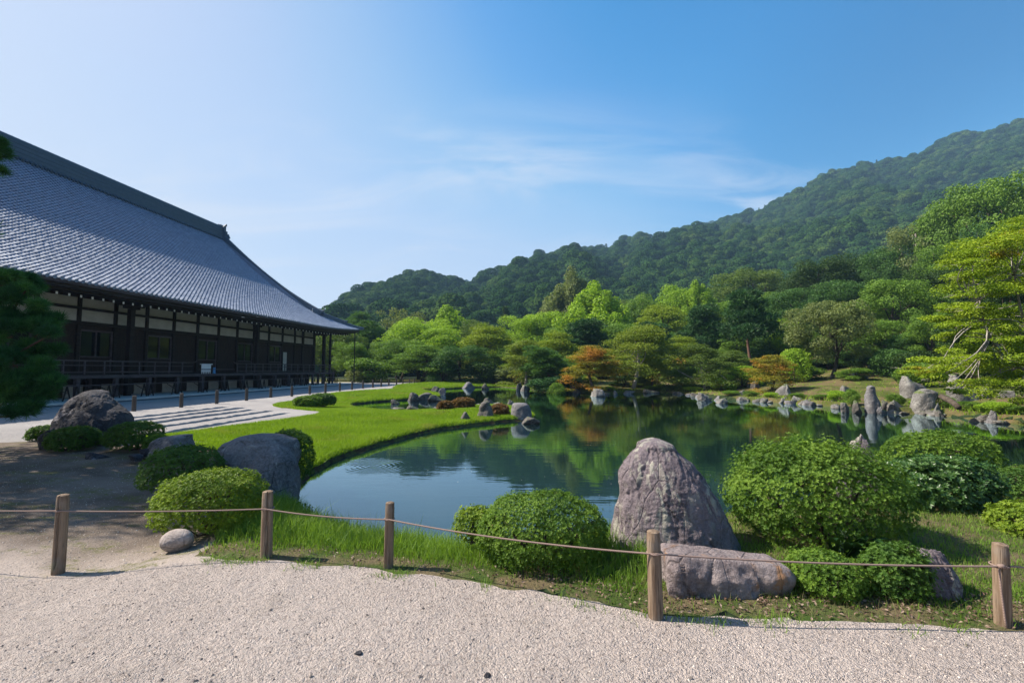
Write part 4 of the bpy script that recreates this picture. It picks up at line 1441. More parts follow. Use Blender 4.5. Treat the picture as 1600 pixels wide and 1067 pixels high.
# veranda railing in two lengths with up-curved ends, gap at the steps
def railing(y0, y1, ends):
    r = MB()
    for z, w in ((.74, .065), (.50, .045), (.16, .06)):
        r.bar((1.46, y0, DECK + z), (1.46, y1, DECK + z), w, w)
    for (ye, sg) in ends:
        r.tube([(1.46, ye, DECK + .74), (1.46, ye + sg * .22, DECK + .77), (1.46, ye + sg * .36, DECK + .87)], [.035, .033, .03], 6)
    o = r.obj('railing', M['railwood'], HALL)
    bm_ = MB().box((1.425, -.035, DECK), (1.495, .035, DECK + .707)).mesh('baluster', M['railwood'])
    for y in np.arange(y0 + .05, y1, 1.015):
        link('baluster', bm_, o, (0, y, 0))
railing(-34, -17.9, [(-17.9, 1)])
railing(-13.7, 1.46, [(-13.7, -1)])
r = MB()
r.bar((1.40, 1.46, DECK + .74), (-.0, 1.46, DECK + .74), .065, .065).bar((1.40, 1.46, DECK + .5), (0, 1.46, DECK + .5), .045, .045)
r.obj('railing', M['railwood'], HALL)
MB().bar((1.46, -17.3, DECK + .30), (1.46, -13.9, DECK + .30), .05, .05).obj('gap_rail', M['railwood'], HALL)

# low barrier of trestles in front
BAR = thing('trestle_barrier', 'low wooden barrier on splayed trestle legs along the front of the veranda', 'barrier', HALL.location, HALL.rotation_euler.z)
MB().box((2.25, -34, .78), (2.37, .9, .83)).obj('rail', M['railwood'], BAR)
leg = MB().bar((0, 0, .775), (0, .17, .10), .045, .045).mesh('leg', M['hallwood'])
leg2 = MB().bar((0, 0, .775), (0, -.17, .10), .045, .045).mesh('leg', M['hallwood'])
tie = MB().bar((0, -.13, .25), (0, .13, .25), .025, .025).mesh('tie', M['hallwood'])
brace = MB().bar((0, -.2, .45), (0, -.75, .76), .025, .025).mesh('brace', M['hallwood'])
for y in np.arange(.3, -33, -bay):
    for dy in (-.22, .22):
        link('leg', leg, BAR, (2.31, y + dy, 0)); link('leg', leg2, BAR, (2.31, y + dy, 0))
        link('tie', tie, BAR, (2.31, y + dy, 0))
    link('brace', brace, BAR, (2.31, y, 0))

# notice board and small blue sign standing on the veranda edge
def hall_pt(x, y, z):
    return (x * ca - y * sa - 20.82, x * sa + y * ca + 47.9, z)
nb = thing('notice_board', 'white notice board with a small cap standing at the veranda gap', 'notice board', hall_pt(1.25, -16.45, DECK), HALL.rotation_euler.z)
MB().box((-.02, -.42, .12), (.02, .42, .62)).obj('panel', M['white'], nb)
MB().box((-.07, -.48, .623), (.09, .48, .68)).obj('cap', M['white'], nb)
sl = MB().box((-.018, -.02, 0), (.018, .02, .118)).mesh('slat', M['white'])
for k in range(6):
    link('slat', sl, nb, (0, -.38 + k * .152, 0))
bs = thing('small_sign', 'small pale blue sign beside the white notice board on the veranda', 'sign', hall_pt(1.3, -15.75, DECK), HALL.rotation_euler.z)
MB().box((-.012, -.11, .08), (.012, .11, .42)).obj('panel', M['blue'], bs)
MB().box((-.05, -.09, 0), (.05, .09, .078)).obj('foot', M['blue'], bs)

# ------------------------------------------------------------------ rocks
def rock_mesh(name, w, d, h, seed, mat, sub=4, facets=9, rough=.10, sink=.18, taper=0.0, lean=0.0, sharp=.5, fine=.05):
    sink = max(sink, .40)
    """a weathered stone w x d x h: a cut polyhedron worn round, with ridged and fine relief; base at z=0, sunk a little"""
    g = np.random.default_rng(seed)
    D, F = ico(sub)
    n = unit(g.normal(size=(facets, 3)))
    n[:, 2] = np.abs(n[:, 2]) * g.choice((1, 1, -.4), facets)
    n = np.concatenate([unit(n), [[0, 0, -1]], unit(np.array([[g.normal() * .35, g.normal() * .25 - .15, 1.0]]))])
    dd = np.concatenate([g.uniform(.55, 1.0, facets), [.9], [g.uniform(.55, .85)]])
    c = D @ n.T
    r = np.where(c > .05, dd / np.maximum(c, .05), 9)
    k = 4 + sharp * 22
    r = (r ** -k).sum(1) ** (-1 / k)
    r = r * (1 + rough * ridged(D * 1.6 + seed, 4, .55) + fine * fbm(D * 7 + seed * 2, 4, .6))
    P = D * r[:, None]
    taper = taper * .8 + .04
    if taper: P[:, :2] *= (1 - taper * sstep(-.6, 1, P[:, 2]))[:, None]
    P[:, 0] += lean * P[:, 2]
    lo, hi = P.min(0), P.max(0)
    P = (P - (lo + hi) / 2) / (hi - lo)
    P = P * np.array((w, d, h * (1 + sink)))
    P[:, 2] += h / 2 - h * sink / 2
    return np_mesh(name, P, F, mat, True)

rock_seed = [100]
def rock(x0, x1, ytop, ybase, label, mat='greyrock', z=None, depth=.8, name='rock', group=None, Y=None, **k):
    """z: height of the ground or water the stone stands in; its place follows from where its foot meets that"""
    rock_seed[0] += 1
    cx = (x0 + x1) / 2
    if Y is None:
        zz = WATER if z is None else z
        p = at(cx, ybase, zz)
        if z == 'g':
            pass
    else:
        p = atY(cx, ybase, Y)
    w = (x1 - x0) / FPX * p[1] / math.sqrt(1 + (depth * (cx - CX) / FPX) ** 2)
    h = (ybase - ytop) / FPX * p[1]
    if z == WATER and p[1] > 15: w *= 1.15; h *= .86
    d = w * depth
    me = rock_mesh(name, w, d, h, rock_seed[0], M[mat], **{**dict(sub=4), **k})
    o = link(name, me, None, (p[0], p[1] + d * .42, p[2]), 0)
    return tag(o, label, 'rock', group)
def ground_hit(px, py):
    """where the line of sight through this pixel first meets the ground"""
    d = ray(px, py)
    ts = np.geomspace(2, 140, 600)
    P = np.array((0, 0, EYE)) + ts[:, None] * d
    z = ground_z(P[:, :2])
    k = np.argmax(P[:, 2] < np.maximum(z, WATER))
    return P[k, 1] if k else 60.0
def grock(x0, x1, ytop, ybase, label, mat='palerock', **k):
    return rock(x0, x1, ytop, ybase, label, mat, Y=ground_hit((x0 + x1) / 2, ybase), **k)

def facets_of(U, g, n, k=.30, tilt=.34, lift=.03):
    """relief of broken faces: the highest of many tilted patches, meeting in crisp edges"""
    best = np.full(len(U), -1e9)
    for q in range(n):
        p = U[g.integers(len(U))]
        v = U - p
        best = np.maximum(best, g.normal() * lift + v @ (g.normal(size=3) * tilt) - k * (v * v).sum(1))
    best -= np.median(best)
    return np.clip(best, -.12, .12)

def outline_rock(name, rowsx, Y, depth, mat, seed, label, cat='rock', group=None, nz=90, na=120, chips=26, rel=.8, streak=.55, yback=.10, square=2.6):
    """a stone whose outline is given height by height, with its own thickness, knocked faces and relief"""
    g = np.random.default_rng(seed)
    H = np.array([atY(0, r[0], Y)[2] for r in rowsx]); Lx = np.array([(r[1] - CX) / FPX * Y for r in rowsx]); Rx = np.array([(r[2] - CX) / FPX * Y for r in rowsx])
    zt, zb = H[0], H[-1]
    hgt = zt - zb
    t = np.linspace(0, 1, nz)
    z = zb + hgt * t
    l = np.interp(z, H[::-1], Lx[::-1]); r_ = np.interp(z, H[::-1], Rx[::-1])
    close = np.sqrt(np.clip(1 - ((t - .94) / .06).clip(0, 1) ** 2, 0, 1)) * .97 + .03
    c = (l + r_) / 2; hw = (r_ - l) / 2 / math.sqrt(1 + (.8 * depth * c.mean() / Y) ** 2)
    wmax = hw.max()
    th = np.arange(na) * 2 * math.pi / na
    co, si = np.cos(th), np.sin(th)
    rad = (np.abs(co) ** square + np.abs(si) ** square) ** (-1 / square)
    V = []
    for k in range(nz):
        dep = depth * wmax * (.35 + .65 * hw[k] / wmax) * close[k]
        V.append(np.c_[c[k] + hw[k] * close[k] * rad * co, Y + dep * rad * si + yback * hgt * t[k], np.full(na, z[k])])
    V = np.concatenate(V)
    cen = np.repeat(np.c_[c, Y + yback * hgt * t, z], na, 0)
    sc = 1.0 / max(wmax, hgt * .5)
    dirn = unit((V - cen) * np.array((1, 1.3, .4)) + 1e-6)
    u = V * sc
    q = u * np.array((1, 1, streak))
    disp = .030 * ridged(q * 1.5 + seed, 4, .55) + .016 * ridged(u * np.array((4.5, 4.5, 4.5 * streak)) + seed, 4, .6) + .012 * fbm(u * 12, 4, .65)
    cr = np.abs(pnoise(q * 1.2 + 11 + seed)); disp -= .022 * np.exp(-(cr / .035) ** 2)
    cr = np.abs(pnoise(q * np.array((2.6, 2.6, 3.4)) + 31 + seed)); disp -= .014 * np.exp(-(cr / .04) ** 2)
    if chips: disp = disp * .9 + facets_of(u * np.array((1, 1, .75)), g, int(chips * 1.5))
    fade = np.repeat(1 - sstep(.90, .985, t), na)
    V = V + dirn * ((disp - .03) * fade * rel / sc)[:, None]
    i, j = np.meshgrid(np.arange(nz - 1), np.arange(na), indexing='ij')
    a = (i * na + j).ravel(); b = (i * na + (j + 1) % na).ravel()
    F = [np.stack([a, b, b + na, a + na], 1)]
    top = len(V)
    V = np.concatenate([V, V[-na:].mean(0, keepdims=True) + (0, 0, .002)])
    k = np.arange(na)
    F.append(np.stack([(nz - 1) * na + k, (nz - 1) * na + (k + 1) % na, np.full(na, top)], 1))
    base = np.array((c[0], Y, zb))
    return tag(link(name, np_mesh(name, V - base, F, M[mat], True), None, base), label, cat, group)
def rowY(py, z): return at(800, py, z)[1]
outline_rock('boulder', [(687, 1021, 1031), (690, 1008, 1044), (697, 997, 1057), (708, 988, 1068), (724, 980, 1083), (745, 974, 1093), (765, 973, 1099), (790, 973, 1113), (815, 972, 1125), (840, 967, 1137), (862, 962, 1147), (888, 958, 1152), (910, 956, 1154)],
             4.35, .62, 'boulder', 21, 'tall standing purple boulder streaked with pale lichen at the pond edge', 'boulder', nz=190, na=240, chips=26, rel=.9, streak=.35)
def slab():
    # flat-topped block, front face broken
    Yf = 3.33
    x0, x1 = (1036 - CX) / FPX * Yf, (1229 - CX) / FPX * Yf
    zt0, zt1 = atY(0, 866, Yf)[2], atY(0, 886, Yf)[2]
    n = 60
    D, F = ico(6)
    e = 11.0
    r = (np.abs(D) ** e).sum(1) ** (-1 / e)
    P = D * r[:, None]
    P = P * np.array(((x1 - x0) / 2, .17, .24))
    f = np.clip((P[:, 0] / ((x1 - x0) / 2) + 1) / 2, 0, 1)
    # plan: narrows to the right at the back
    P[:, 1] += np.where(P[:, 1] > 0, -.10 * f * (P[:, 1] / .17), 0)
    P[:, 0] += np.where(P[:, 2] > 0, 1, 0) * 0
    zt = zt0 + (zt1 - zt0) * f
    P[:, 2] = P[:, 2] - .24 + zt
    q = P + 5
    top = sstep(.3, .7, D[:, 2])
    disp = (.022 * ridged(q * np.array((4, 4, 1.6)), 4, .55) + .010 * fbm(q * 14, 4, .6)) * (1 - .75 * top)
    cr = np.abs(pnoise(q * np.array((4.2, 2, 1.2)))); disp -= .035 * np.exp(-(cr / .06) ** 2) * (1 - top * .7)
    P = P + D * (disp - .02)[:, None]
    P = P + D * (facets_of(P * 2.6, np.random.default_rng(9), 40) / 2.6 * (1 - .85 * top))[:, None]
    base = np.array(((x0 + x1) / 2, Yf + .17, zt.mean() - .4))
    P[:, 0] += base[0]; P[:, 1] += base[1]
    tag(link('stone_slab', np_mesh('stone_slab', P - base, F, M['slab'], True), None, base), 'low flat-topped stone block with rusty stains in front of the tall boulder', 'stone block')
slab()

rock(50, 86, 671, 703, 'small black rock at the left end of the shaded bushes', 'darkrock', z=0, depth=.9, sub=4)
rock(240, 296, 832, 859, 'smooth oval pinkish stone lying at the foot of the yellow-green bush', 'warmstone', z=-.03, depth=.75, sub=5, facets=60, sharp=.0, rough=.02, fine=.01)
rock(213, 236, 701, 713, 'little grey stone left of the jagged grey rock', 'darkrock', z=0, depth=.9)
rock(190, 216, 711, 719, 'flat dark stone nearly buried in the bare soil', 'darkrock', z=0, depth=1.0)
rock(122, 158, 708, 716, 'flat brown stone lying in the shaded soil', 'darkrock', z=0, depth=1.0)
rock(1312, 1420, 684, 790, 'pale purple-grey rock half hidden behind the largest bush', 'boulder', z=-.3, depth=.7, sub=5, facets=9, taper=.35, Y=6.35)
rock(1426, 1556, 873, 948, 'rounded grey boulder with pale blotches beside the right-hand post', 'boulder', z=-.05, depth=1.0, sub=6, facets=24, sharp=.3, rough=.06, taper=.2)

outline_rock('rock', [(683, 374, 404), (687, 356, 428), (695, 341, 444), (706, 334, 452), (720, 331, 458), (745, 333, 461), (790, 336, 463)], rowY(786, -.22) + .45, .9, 'greyrock', 5,
             'broad grey boulder with a sloping flat top beside the dark round bush', nz=110, na=170, yback=.35)
outline_rock('rock', [(679, 285, 300), (683, 260, 304), (689, 249, 306), (697, 244, 310), (706, 239, 312), (720, 236, 314)], rowY(716, -.02) + .3, .8, 'greyrock', 6,
             'jagged grey rock between the shaded bush and the bright lawn', nz=70, na=120)
outline_rock('rock', [(609.5, 126, 139), (613, 119, 148), (621, 109, 159), (631, 102, 173), (642, 97, 188), (655, 92, 200), (668, 90, 205), (703, 90, 204)], rowY(700, 0) + .6, .75, 'darkrock', 7,
             'big dark pointed rock with pale lichen patches in the pine shade', nz=120, na=170, yback=.25)
SG, FG, UG = 'rocks along the lawn spit', 'rocks along the far shore', 'rocks up the garden slope'
outline_rock('rock', [(627, 755, 762), (634, 751, 767), (645, 747, 769), (657, 744, 772)], rowY(655, -.3) + .3, .8, 'mossrock', 8, 'tall dark rock with a tuft of grass on top near the spit end', group=SG, nz=44, na=60, chips=12, rel=.75)
outline_rock('rock', [(629, 802, 821), (633, 799, 826), (645, 799, 829), (661, 797, 829)], rowY(658, WATER) + .4, .8, 'greyrock', 9, 'blocky two-toned rock at the tip of the spit', group=SG, nz=44, na=60, chips=12, rel=.75)
outline_rock('rock', [(602, 1359, 1365), (606, 1354, 1369), (618, 1352, 1370), (632, 1352, 1371), (650, 1350, 1372)], rowY(647, WATER) + .3, .8, 'greyrock', 10, 'tall dark standing stone at the water', group=FG, nz=50, na=60, chips=14, rel=.7)
outline_rock('rock', [(607, 1441, 1451), (614, 1432, 1461), (624, 1428, 1460), (635, 1424, 1456), (651, 1418, 1452)], rowY(648, WATER) + .5, .8, 'palerock', 12, 'big pale fan-shaped shore rock', group=FG, nz=44, na=60, chips=12, rel=.75)
outline_rock('rock', [(587, 1412, 1417), (595, 1409, 1424), (604, 1408, 1440), (612, 1408, 1447), (622, 1407, 1450)], ground_hit(1428, 620), .7, 'palerock', 13, 'white craggy standing rock at the slope foot', group=UG, nz=44, na=60, chips=12, rel=.75)
outline_rock('rock', [(584, 1488, 1492), (592, 1486, 1500), (600, 1482, 1508), (612, 1481, 1518), (629, 1480, 1522)], ground_hit(1500, 627), .7, 'palerock', 14, 'white spiky rock rising through the maple leaves', group=UG, nz=44, na=60, chips=12, rel=.75)
# stones of the lawn spit and the inlet
G = 'rocks along the lawn spit'
for a in (
    (715, 734, 644, 663, 'small dark upright rock on the spit shore', 'mossrock', -.38, .7, .3),
    (817, 842, 650, 663, 'low rock in the water below the tip of the spit', 'mossrock', WATER, .8, .2),
    (790, 803, 622, 637, 'pale pointed rock behind the tip of the spit', 'palerock', WATER, .7, .6),
    (753, 781, 619, 634, 'humped brown rock behind the tufted dark rock', 'mossrock', WATER, .8, .2),
    (741, 753, 631, 637, 'flat pale stone beside the rusty shrub', 'palerock', -.36, .8, .0),
    (769, 786, 628, 635, 'flat light stone on the far side of the spit', 'palerock', WATER, .8, .0),
    (672, 695, 636, 643, 'flat pale slab on the inlet side of the spit', 'palerock', -.36, .9, .0),
    (669, 695, 615, 627, 'wide low rock lying at the inlet mouth', 'mossrock', WATER, .9, .3),
    (653, 674, 612, 625, 'domed rock with grass at its foot by the inlet mouth', 'mossrock', WATER, .8, .1),
    (635, 653, 613, 625, 'notched squarish rock on the upper inlet bank', 'mossrock', -.33, .8, .0),
    (685, 696, 604, 617, 'stubby post-like rock standing in the water off the lawn', 'greyrock', WATER, .8, .05),
    (674, 686, 602, 611, 'round dark rock where the far lawn meets the water', 'mossrock', WATER, .8, .1),
    (609, 624, 624, 630, 'flat dark stone on the upper inlet bank', 'mossrock', -.34, .9, .0),
    (634, 652, 633, 639, 'low mossy rock inside the inlet', 'mossrock', WATER, .9, .1),
    (610, 632, 637, 641, 'low brown stone lying in the inlet shallows', 'mossrock', WATER, .9, .1),
):
    rock(*a[:4], a[4], a[5], z=a[6], depth=a[7], taper=a[8], group=G)
# far shore
G = 'rocks along the far shore'
for a in (
    (720, 740, 595, 607, 'broad grey rock on the dark far bank, north end of the pond', 'greyrock', WATER, .8, .2),
    (753, 765, 597, 608, 'small notched rock on the dark far bank', 'mossrock', WATER, .8, .1),
    (807, 817, 595, 610, 'leaning pale rock under the shore shrubs', 'palerock', WATER, .7, .4),
    (814, 828, 600, 612, 'round pale rock beside the leaning pale rock', 'palerock', WATER, .8, .1),
    (893, 910, 599, 614, 'rock under the roots of the leaning pine', 'mossrock', WATER, .8, .2),
    (925, 946, 605, 620, 'two-humped pale rock in the water before the orange maple', 'palerock', WATER, .7, .0),
    (959, 965, 609, 616, 'small white stone standing alone at the waterline', 'palerock', WATER, .8, .3),
    (1094, 1118, 611, 626, 'flat pale rock at the foot of the bent pale trunk', 'palerock', WATER, .9, .0),
    (1117, 1129, 617, 626, 'low dark rock beside the flat pale rock', 'greyrock', WATER, .9, .1),
    (1123, 1140, 622, 631, 'low pale rock lying out in the water', 'palerock', WATER, .8, .2),
    (1150, 1165, 606, 624, 'conical pale rock on the shore', 'palerock', WATER, .7, .45),
    (1188, 1204, 621, 629, 'pair-like low stone in the shore moss', 'palerock', WATER, .8, .1),
    (1216, 1235, 619, 630, 'rough pale rock left of the rounder shore rock', 'palerock', WATER, .8, .1),
    (1234, 1256, 617, 631, 'rounded pale shore rock below the big hump', 'palerock', WATER, .8, .1),
    (1258, 1276, 621, 632, 'mossy low rock on the shore', 'mossrock', WATER, .8, .1),
    (1278, 1286, 626, 632, 'tiny stone at the waterline', 'mossrock', WATER, .8, .1),
    (1298, 1312, 609, 635, 'slim twisted pale rock upright on the shore', 'palerock', WATER, .7, .3),
    (1315, 1339, 626, 645, 'layered square pale rock at the water', 'palerock', WATER, .8, .0),
    (1336, 1356, 622, 646, 'wedge of brown rock leaning on the dark standing stone', 'mossrock', WATER, .8, .3),
    (1367, 1381, 633, 647, 'small pointed rock at the foot of the dark standing stone', 'greyrock', WATER, .8, .4),
    (1377, 1393, 622, 645, 'bulky brown shore rock right of the standing stone', 'mossrock', WATER, .8, .1),
    (1390, 1407, 625, 646, 'squat shore rock with a dark cleft', 'mossrock', WATER, .8, .1),
    (1402, 1426, 622, 646, 'pale ledge-like shore rock', 'palerock', WATER, .6, .0),
    (1458, 1487, 626, 650, 'pale blunt shore rock under the maple', 'palerock', WATER, .8, .1),
    (1462, 1490, 640, 651, 'long low stone at the waterline under the maple', 'mossrock', WATER, .8, .1),
    (1526, 1548, 646, 660, 'low dark rock near the right shore', 'mossrock', WATER, .8, .1),
    (1545, 1571, 638, 662, 'low blue-grey rock group-end near the right shore', 'greyrock', WATER, .8, .1),
):
    rock(*a[:4], a[4], a[5], z=a[6], depth=a[7], taper=a[8], group=G, facets=8, rough=.16)
es = np.random.default_rng(55)
fp = poly(far_px[1:16], WATER); fp_px = np.array(far_px[1:16], float)
for k in range(46):
    u = es.uniform(0, len(fp_px) - 1.001); i = int(u); f = u - i
    px = fp_px[i, 0] * (1 - f) + fp_px[i + 1, 0] * f; pyy = fp_px[i, 1] * (1 - f) + fp_px[i + 1, 1] * f - es.uniform(-.3, 1.2)
    ww = es.uniform(5, 13) * (1.0 if px > 1250 else .75); hh = ww * es.uniform(.4, .8)
    rock(px - ww, px + ww, pyy - hh, pyy + 1.2, 'small low stone in the edging along the far waterline', ('palerock', 'mossrock', 'greyrock')[k % 3], z=WATER, depth=.8, sub=3, facets=8, rough=.14, group='edging stones of the far shore')
G = 'rocks up the garden slope'
for a in (
    (1134, 1153, 585, 604, 'grey standing rock beside the round bright shrub', 'palerock', .1),
    (1167, 1175, 593, 605, 'narrow white stone on the moss', 'palerock', .2),
    (1176, 1194, 595, 608, 'round brown boulder on the moss', 'mossrock', .1),
    (1210, 1243, 599, 618, 'big pale humped boulder on the mossy bank', 'palerock', .15),
    (1316, 1341, 602, 619, 'pale rugged boulder above the layered square rock', 'palerock', .1),
    (1535, 1566, 595, 615, 'pale rock in the dry moss under the maple', 'palerock', .1),
    (1568, 1590, 610, 622, 'flat pale rock right of the dry moss', 'palerock', .0),
    (1533, 1556, 611, 622, 'broken pink-grey stones at the slope foot', 'palerock', .0),
    (1548, 1577, 557, 573, 'pale rock high on the slope behind the maple', 'palerock', .1),
    (1582, 1600, 565, 577, 'light rock high on the slope at the right edge', 'palerock', .1),
    (1357, 1379, 561, 582, 'dark pointed rock up in the shade of the trees', 'greyrock', .4),
    (1332, 1347, 579, 589, 'whitish stone below the dark pointed rock', 'palerock', .1),
    (1349, 1360, 587, 593, 'small white stone on the shaded moss', 'palerock', .1),
    (1362, 1370, 605, 612, 'little white stone behind the standing stone', 'palerock', .1),
):
    grock(*a[:5], a[5], taper=a[6], depth=.75, group=G, facets=8, rough=.16)
# a dark log lying on the shore under the maple
p, q = atY(1470, 619, 18.2), atY(1498, 637, 17.2)
lg = MB().tube(limb(p, q, rng, .02), [.10, .11, .11, .10, .10, .09], 10)
V = np.concatenate(lg.V); lg.V = [V - p]
lo = lg.obj('log', M['bark'], None, True); lo.location = p
tag(lo, 'dark charred log slanting down to the water under the maple', 'log')

# ------------------------------------------------------------------ clipped bushes
def bush(x0, x1, ytop, ybase, label, mat, Yf=None, z=0.0, depth=.9, n=4200, leaf=.022, seed=1, loose=0.0, lumps=.085, cat='bush', name='bush', group=None, flat=2.6, sprig=.045):
    p = at((x0 + x1) / 2, ybase, z) if Yf is None else atY((x0 + x1) / 2, ybase, Yf)
    Y = p[1]
    g = np.random.default_rng(seed)
    w = (x1 - x0) / FPX * Y
    d = w * depth
    Yc = Y + d * .45
    w *= Yc / Y * .97 / math.sqrt(1 + (depth * ((x0 + x1) / 2 - CX) / FPX) ** 2)
    h = max(.1, atY(0, ytop, Yc - d * .1)[2] - p[2])
    base = np.array((atY((x0 + x1) / 2, ybase, Yc)[0], Yc, p[2]))
    def shell(D):
        e = flat
        r = (np.abs(D[:, 0]) ** 2.2 + np.abs(D[:, 1]) ** 2.2 + np.abs(D[:, 2]) ** e) ** (-1 / 2.3)
        r = r * (1 + lumps * fbm(D * 2.3 + seed * 3.1, 3) + lumps * .5 * pnoise(D * 6 + seed))
        return D * r[:, None] * np.array((w / 2, d / 2, h * .56))
    D = unit(g.normal(size=(n, 3)))
    D[:, 2] = np.where(D[:, 2] < -.55, -D[:, 2], D[:, 2])
    inner = g.random(n)
    P = shell(D) * np.where(inner < .78, 1 - g.random(n) * .05 + g.normal(0, .012 + loose, n), .62 + .33 * g.random(n))[:, None]
    Nn = unit(D / np.array((w / 2, d / 2, h * .56)) * h)
    axis = unit(Nn + np.array((0, 0, .45)) + g.normal(size=(n, 3)) * .35)
    P = P + axis * (g.random((n, 1)) ** 4) * sprig
    per = 6
    k = np.repeat(np.arange(n), per)
    ang = np.tile(np.arange(per) * 2 * math.pi / per, n) + np.repeat(g.uniform(0, 6.28, n), per)
    a1 = unit(np.cross(axis, g.normal(size=(n, 3)))); a2 = np.cross(axis, a1)
    rad = a1[k] * np.cos(ang)[:, None] + a2[k] * np.sin(ang)[:, None]
    dirn = unit(rad + axis[k] * g.uniform(.25, .9, (len(k), 1)))
    ln = leaf * g.uniform(.7, 1.25, len(k))
    side = unit(np.cross(dirn, axis[k])) * (ln * .21)[:, None]
    b = P[k]
    mid = b + dirn * (ln * .55)[:, None] + axis[k] * (ln * .06)[:, None]
    V = np.stack([b, mid + side, b + dirn * ln[:, None], mid - side], 1).reshape(-1, 3)
    F = np.arange(4 * len(k)).reshape(-1, 4)
    low = sstep(-.5, .4, P[:, 2] / (h * .56))
    tint = np.clip(.28 + .4 * g.random(n) + .5 * fbm(P * 4 / max(w, .3) + seed, 2), 0, 1)
    T = np.repeat(np.clip(tint[k] + g.normal(0, .12, len(k)), 0, 1), 4)
    V[:, 2] += h * .46
    keep = V.reshape(-1, 4, 3)[:, :, 2].min(1) > -.05
    V = V.reshape(-1, 4, 3)[keep].reshape(-1, 3); T = T.reshape(-1, 4)[keep].ravel(); F = np.arange(len(V)).reshape(-1, 4)
    t = thing(name, label, cat, base, 0, group)
    link('foliage', np_mesh('foliage', V, F, M[mat], False, {'tint': T}), t)
    st = MB()
    for q in range(26):
        e = D[q * 7 % n]
        tip = shell(e[None])[0] * .86 + np.array((0, 0, h * .46))
        tip[2] = max(tip[2], .1 * h)
        s = np.array((g.normal() * w * .06, g.normal() * d * .06, -.04))
        st.tube(limb(s, tip, g, .1, 5), np.linspace(.012, .003, 5) * max(.6, w), 5)
    st.obj('stem', M['bark'], t, True)
    return t
bush(243, 416, 745, 846, 'yellow-green clipped bush above the smooth oval stone', 'lf_azalea', z=-.03, n=7000, leaf=.021, seed=1)
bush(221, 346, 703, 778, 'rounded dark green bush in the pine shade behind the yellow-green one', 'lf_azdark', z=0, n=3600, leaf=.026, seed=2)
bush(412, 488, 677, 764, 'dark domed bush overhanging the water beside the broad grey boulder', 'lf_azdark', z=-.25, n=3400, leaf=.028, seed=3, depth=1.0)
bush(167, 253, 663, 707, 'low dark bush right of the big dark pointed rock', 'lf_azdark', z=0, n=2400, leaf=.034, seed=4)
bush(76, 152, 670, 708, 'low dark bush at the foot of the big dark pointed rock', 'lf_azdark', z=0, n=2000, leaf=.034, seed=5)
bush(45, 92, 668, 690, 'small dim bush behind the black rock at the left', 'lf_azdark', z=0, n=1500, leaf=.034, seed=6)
bush(226, 262, 683, 708, 'small leafy clump between the low dark bush and the jagged rock', 'lf_azgreen', z=0, n=1000, leaf=.034, seed=16)
bush(752, 946, 783, 908, 'wide green clipped bush between the third and fourth posts', 'lf_azgreen', z=-.03, n=9500, leaf=.0175, seed=7, depth=.85)
bush(712, 776, 800, 850, 'small bronze-tipped bush at the left shoulder of the wide bush', 'lf_azalea', Yf=4.15, n=1300, leaf=.022, seed=8, loose=.03)
bush(1135, 1416, 704, 876, 'largest bush, bright green and shaggy, right of the tall boulder', 'lf_azgreen', Yf=3.95, n=11500, leaf=.0235, seed=9, loose=.035, depth=.75, lumps=.10, sprig=.09, flat=2.0)
bush(1380, 1566, 680, 770, 'broad bright domed bush at the water behind the others', 'lf_azgreen', Yf=6.2, n=4600, leaf=.028, seed=10, loose=.01, depth=.55)
bush(1386, 1560, 722, 822, 'loose glossy-leaved shrub between the largest bush and the domed one', 'lf_glossy', Yf=5.15, n=2600, leaf=.050, seed=11, loose=.05, depth=.6, lumps=.14)
bush(1522, 1680, 738, 818, 'dark low hedge-like bush at the right edge by the water', 'lf_azdark', Yf=5.5, n=2600, leaf=.028, seed=12, depth=.6)
bush(1556, 1690, 798, 868, 'yellow-green bush cut by the right edge behind the last post', 'lf_azalea', Yf=4.2, n=2600, leaf=.024, seed=13)
bush(1231, 1348, 874, 948, 'small round bush right of the stone block by the path', 'lf_azgreen', z=-.02, n=3000, leaf=.017, seed=14, loose=.03)
bush(1352, 1452, 862, 948, 'small scruffy bush beside the rounded grey boulder', 'lf_azdark', z=-.02, n=2600, leaf=.019, seed=15, loose=.05, lumps=.16, depth=.7)
G = 'clipped bushes on the lawn'
bush(459, 504, 620.5, 637, 'left low clipped bush on the lawn edge by the gravel', 'lf_azgreen', z=-.05, n=1500, leaf=.07, seed=17, group=G)
bush(482, 524, 616.5, 635, 'taller darker clipped bush behind its low neighbour on the lawn', 'lf_azdark', z=-.05, n=1500, leaf=.07, seed=18, group=G)
bush(706, 741, 624, 640, 'wide rusty-brown low shrub on the spit', 'lf_rust', z=-.2, n=900, leaf=.10, seed=19, cat='shrub', name='shrub')
bush(685, 706, 629, 643, 'small rusty shrub by the pale slab on the spit', 'lf_rust', z=-.2, n=600, leaf=.10, seed=20, cat='shrub', name='shrub')
bush(768, 793, 634, 652, 'straw-coloured tuft leaning on the tall dark spit rock', 'lf_rust', z=-.3, n=600, leaf=.10, seed=21, cat='shrub', name='shrub', loose=.06)

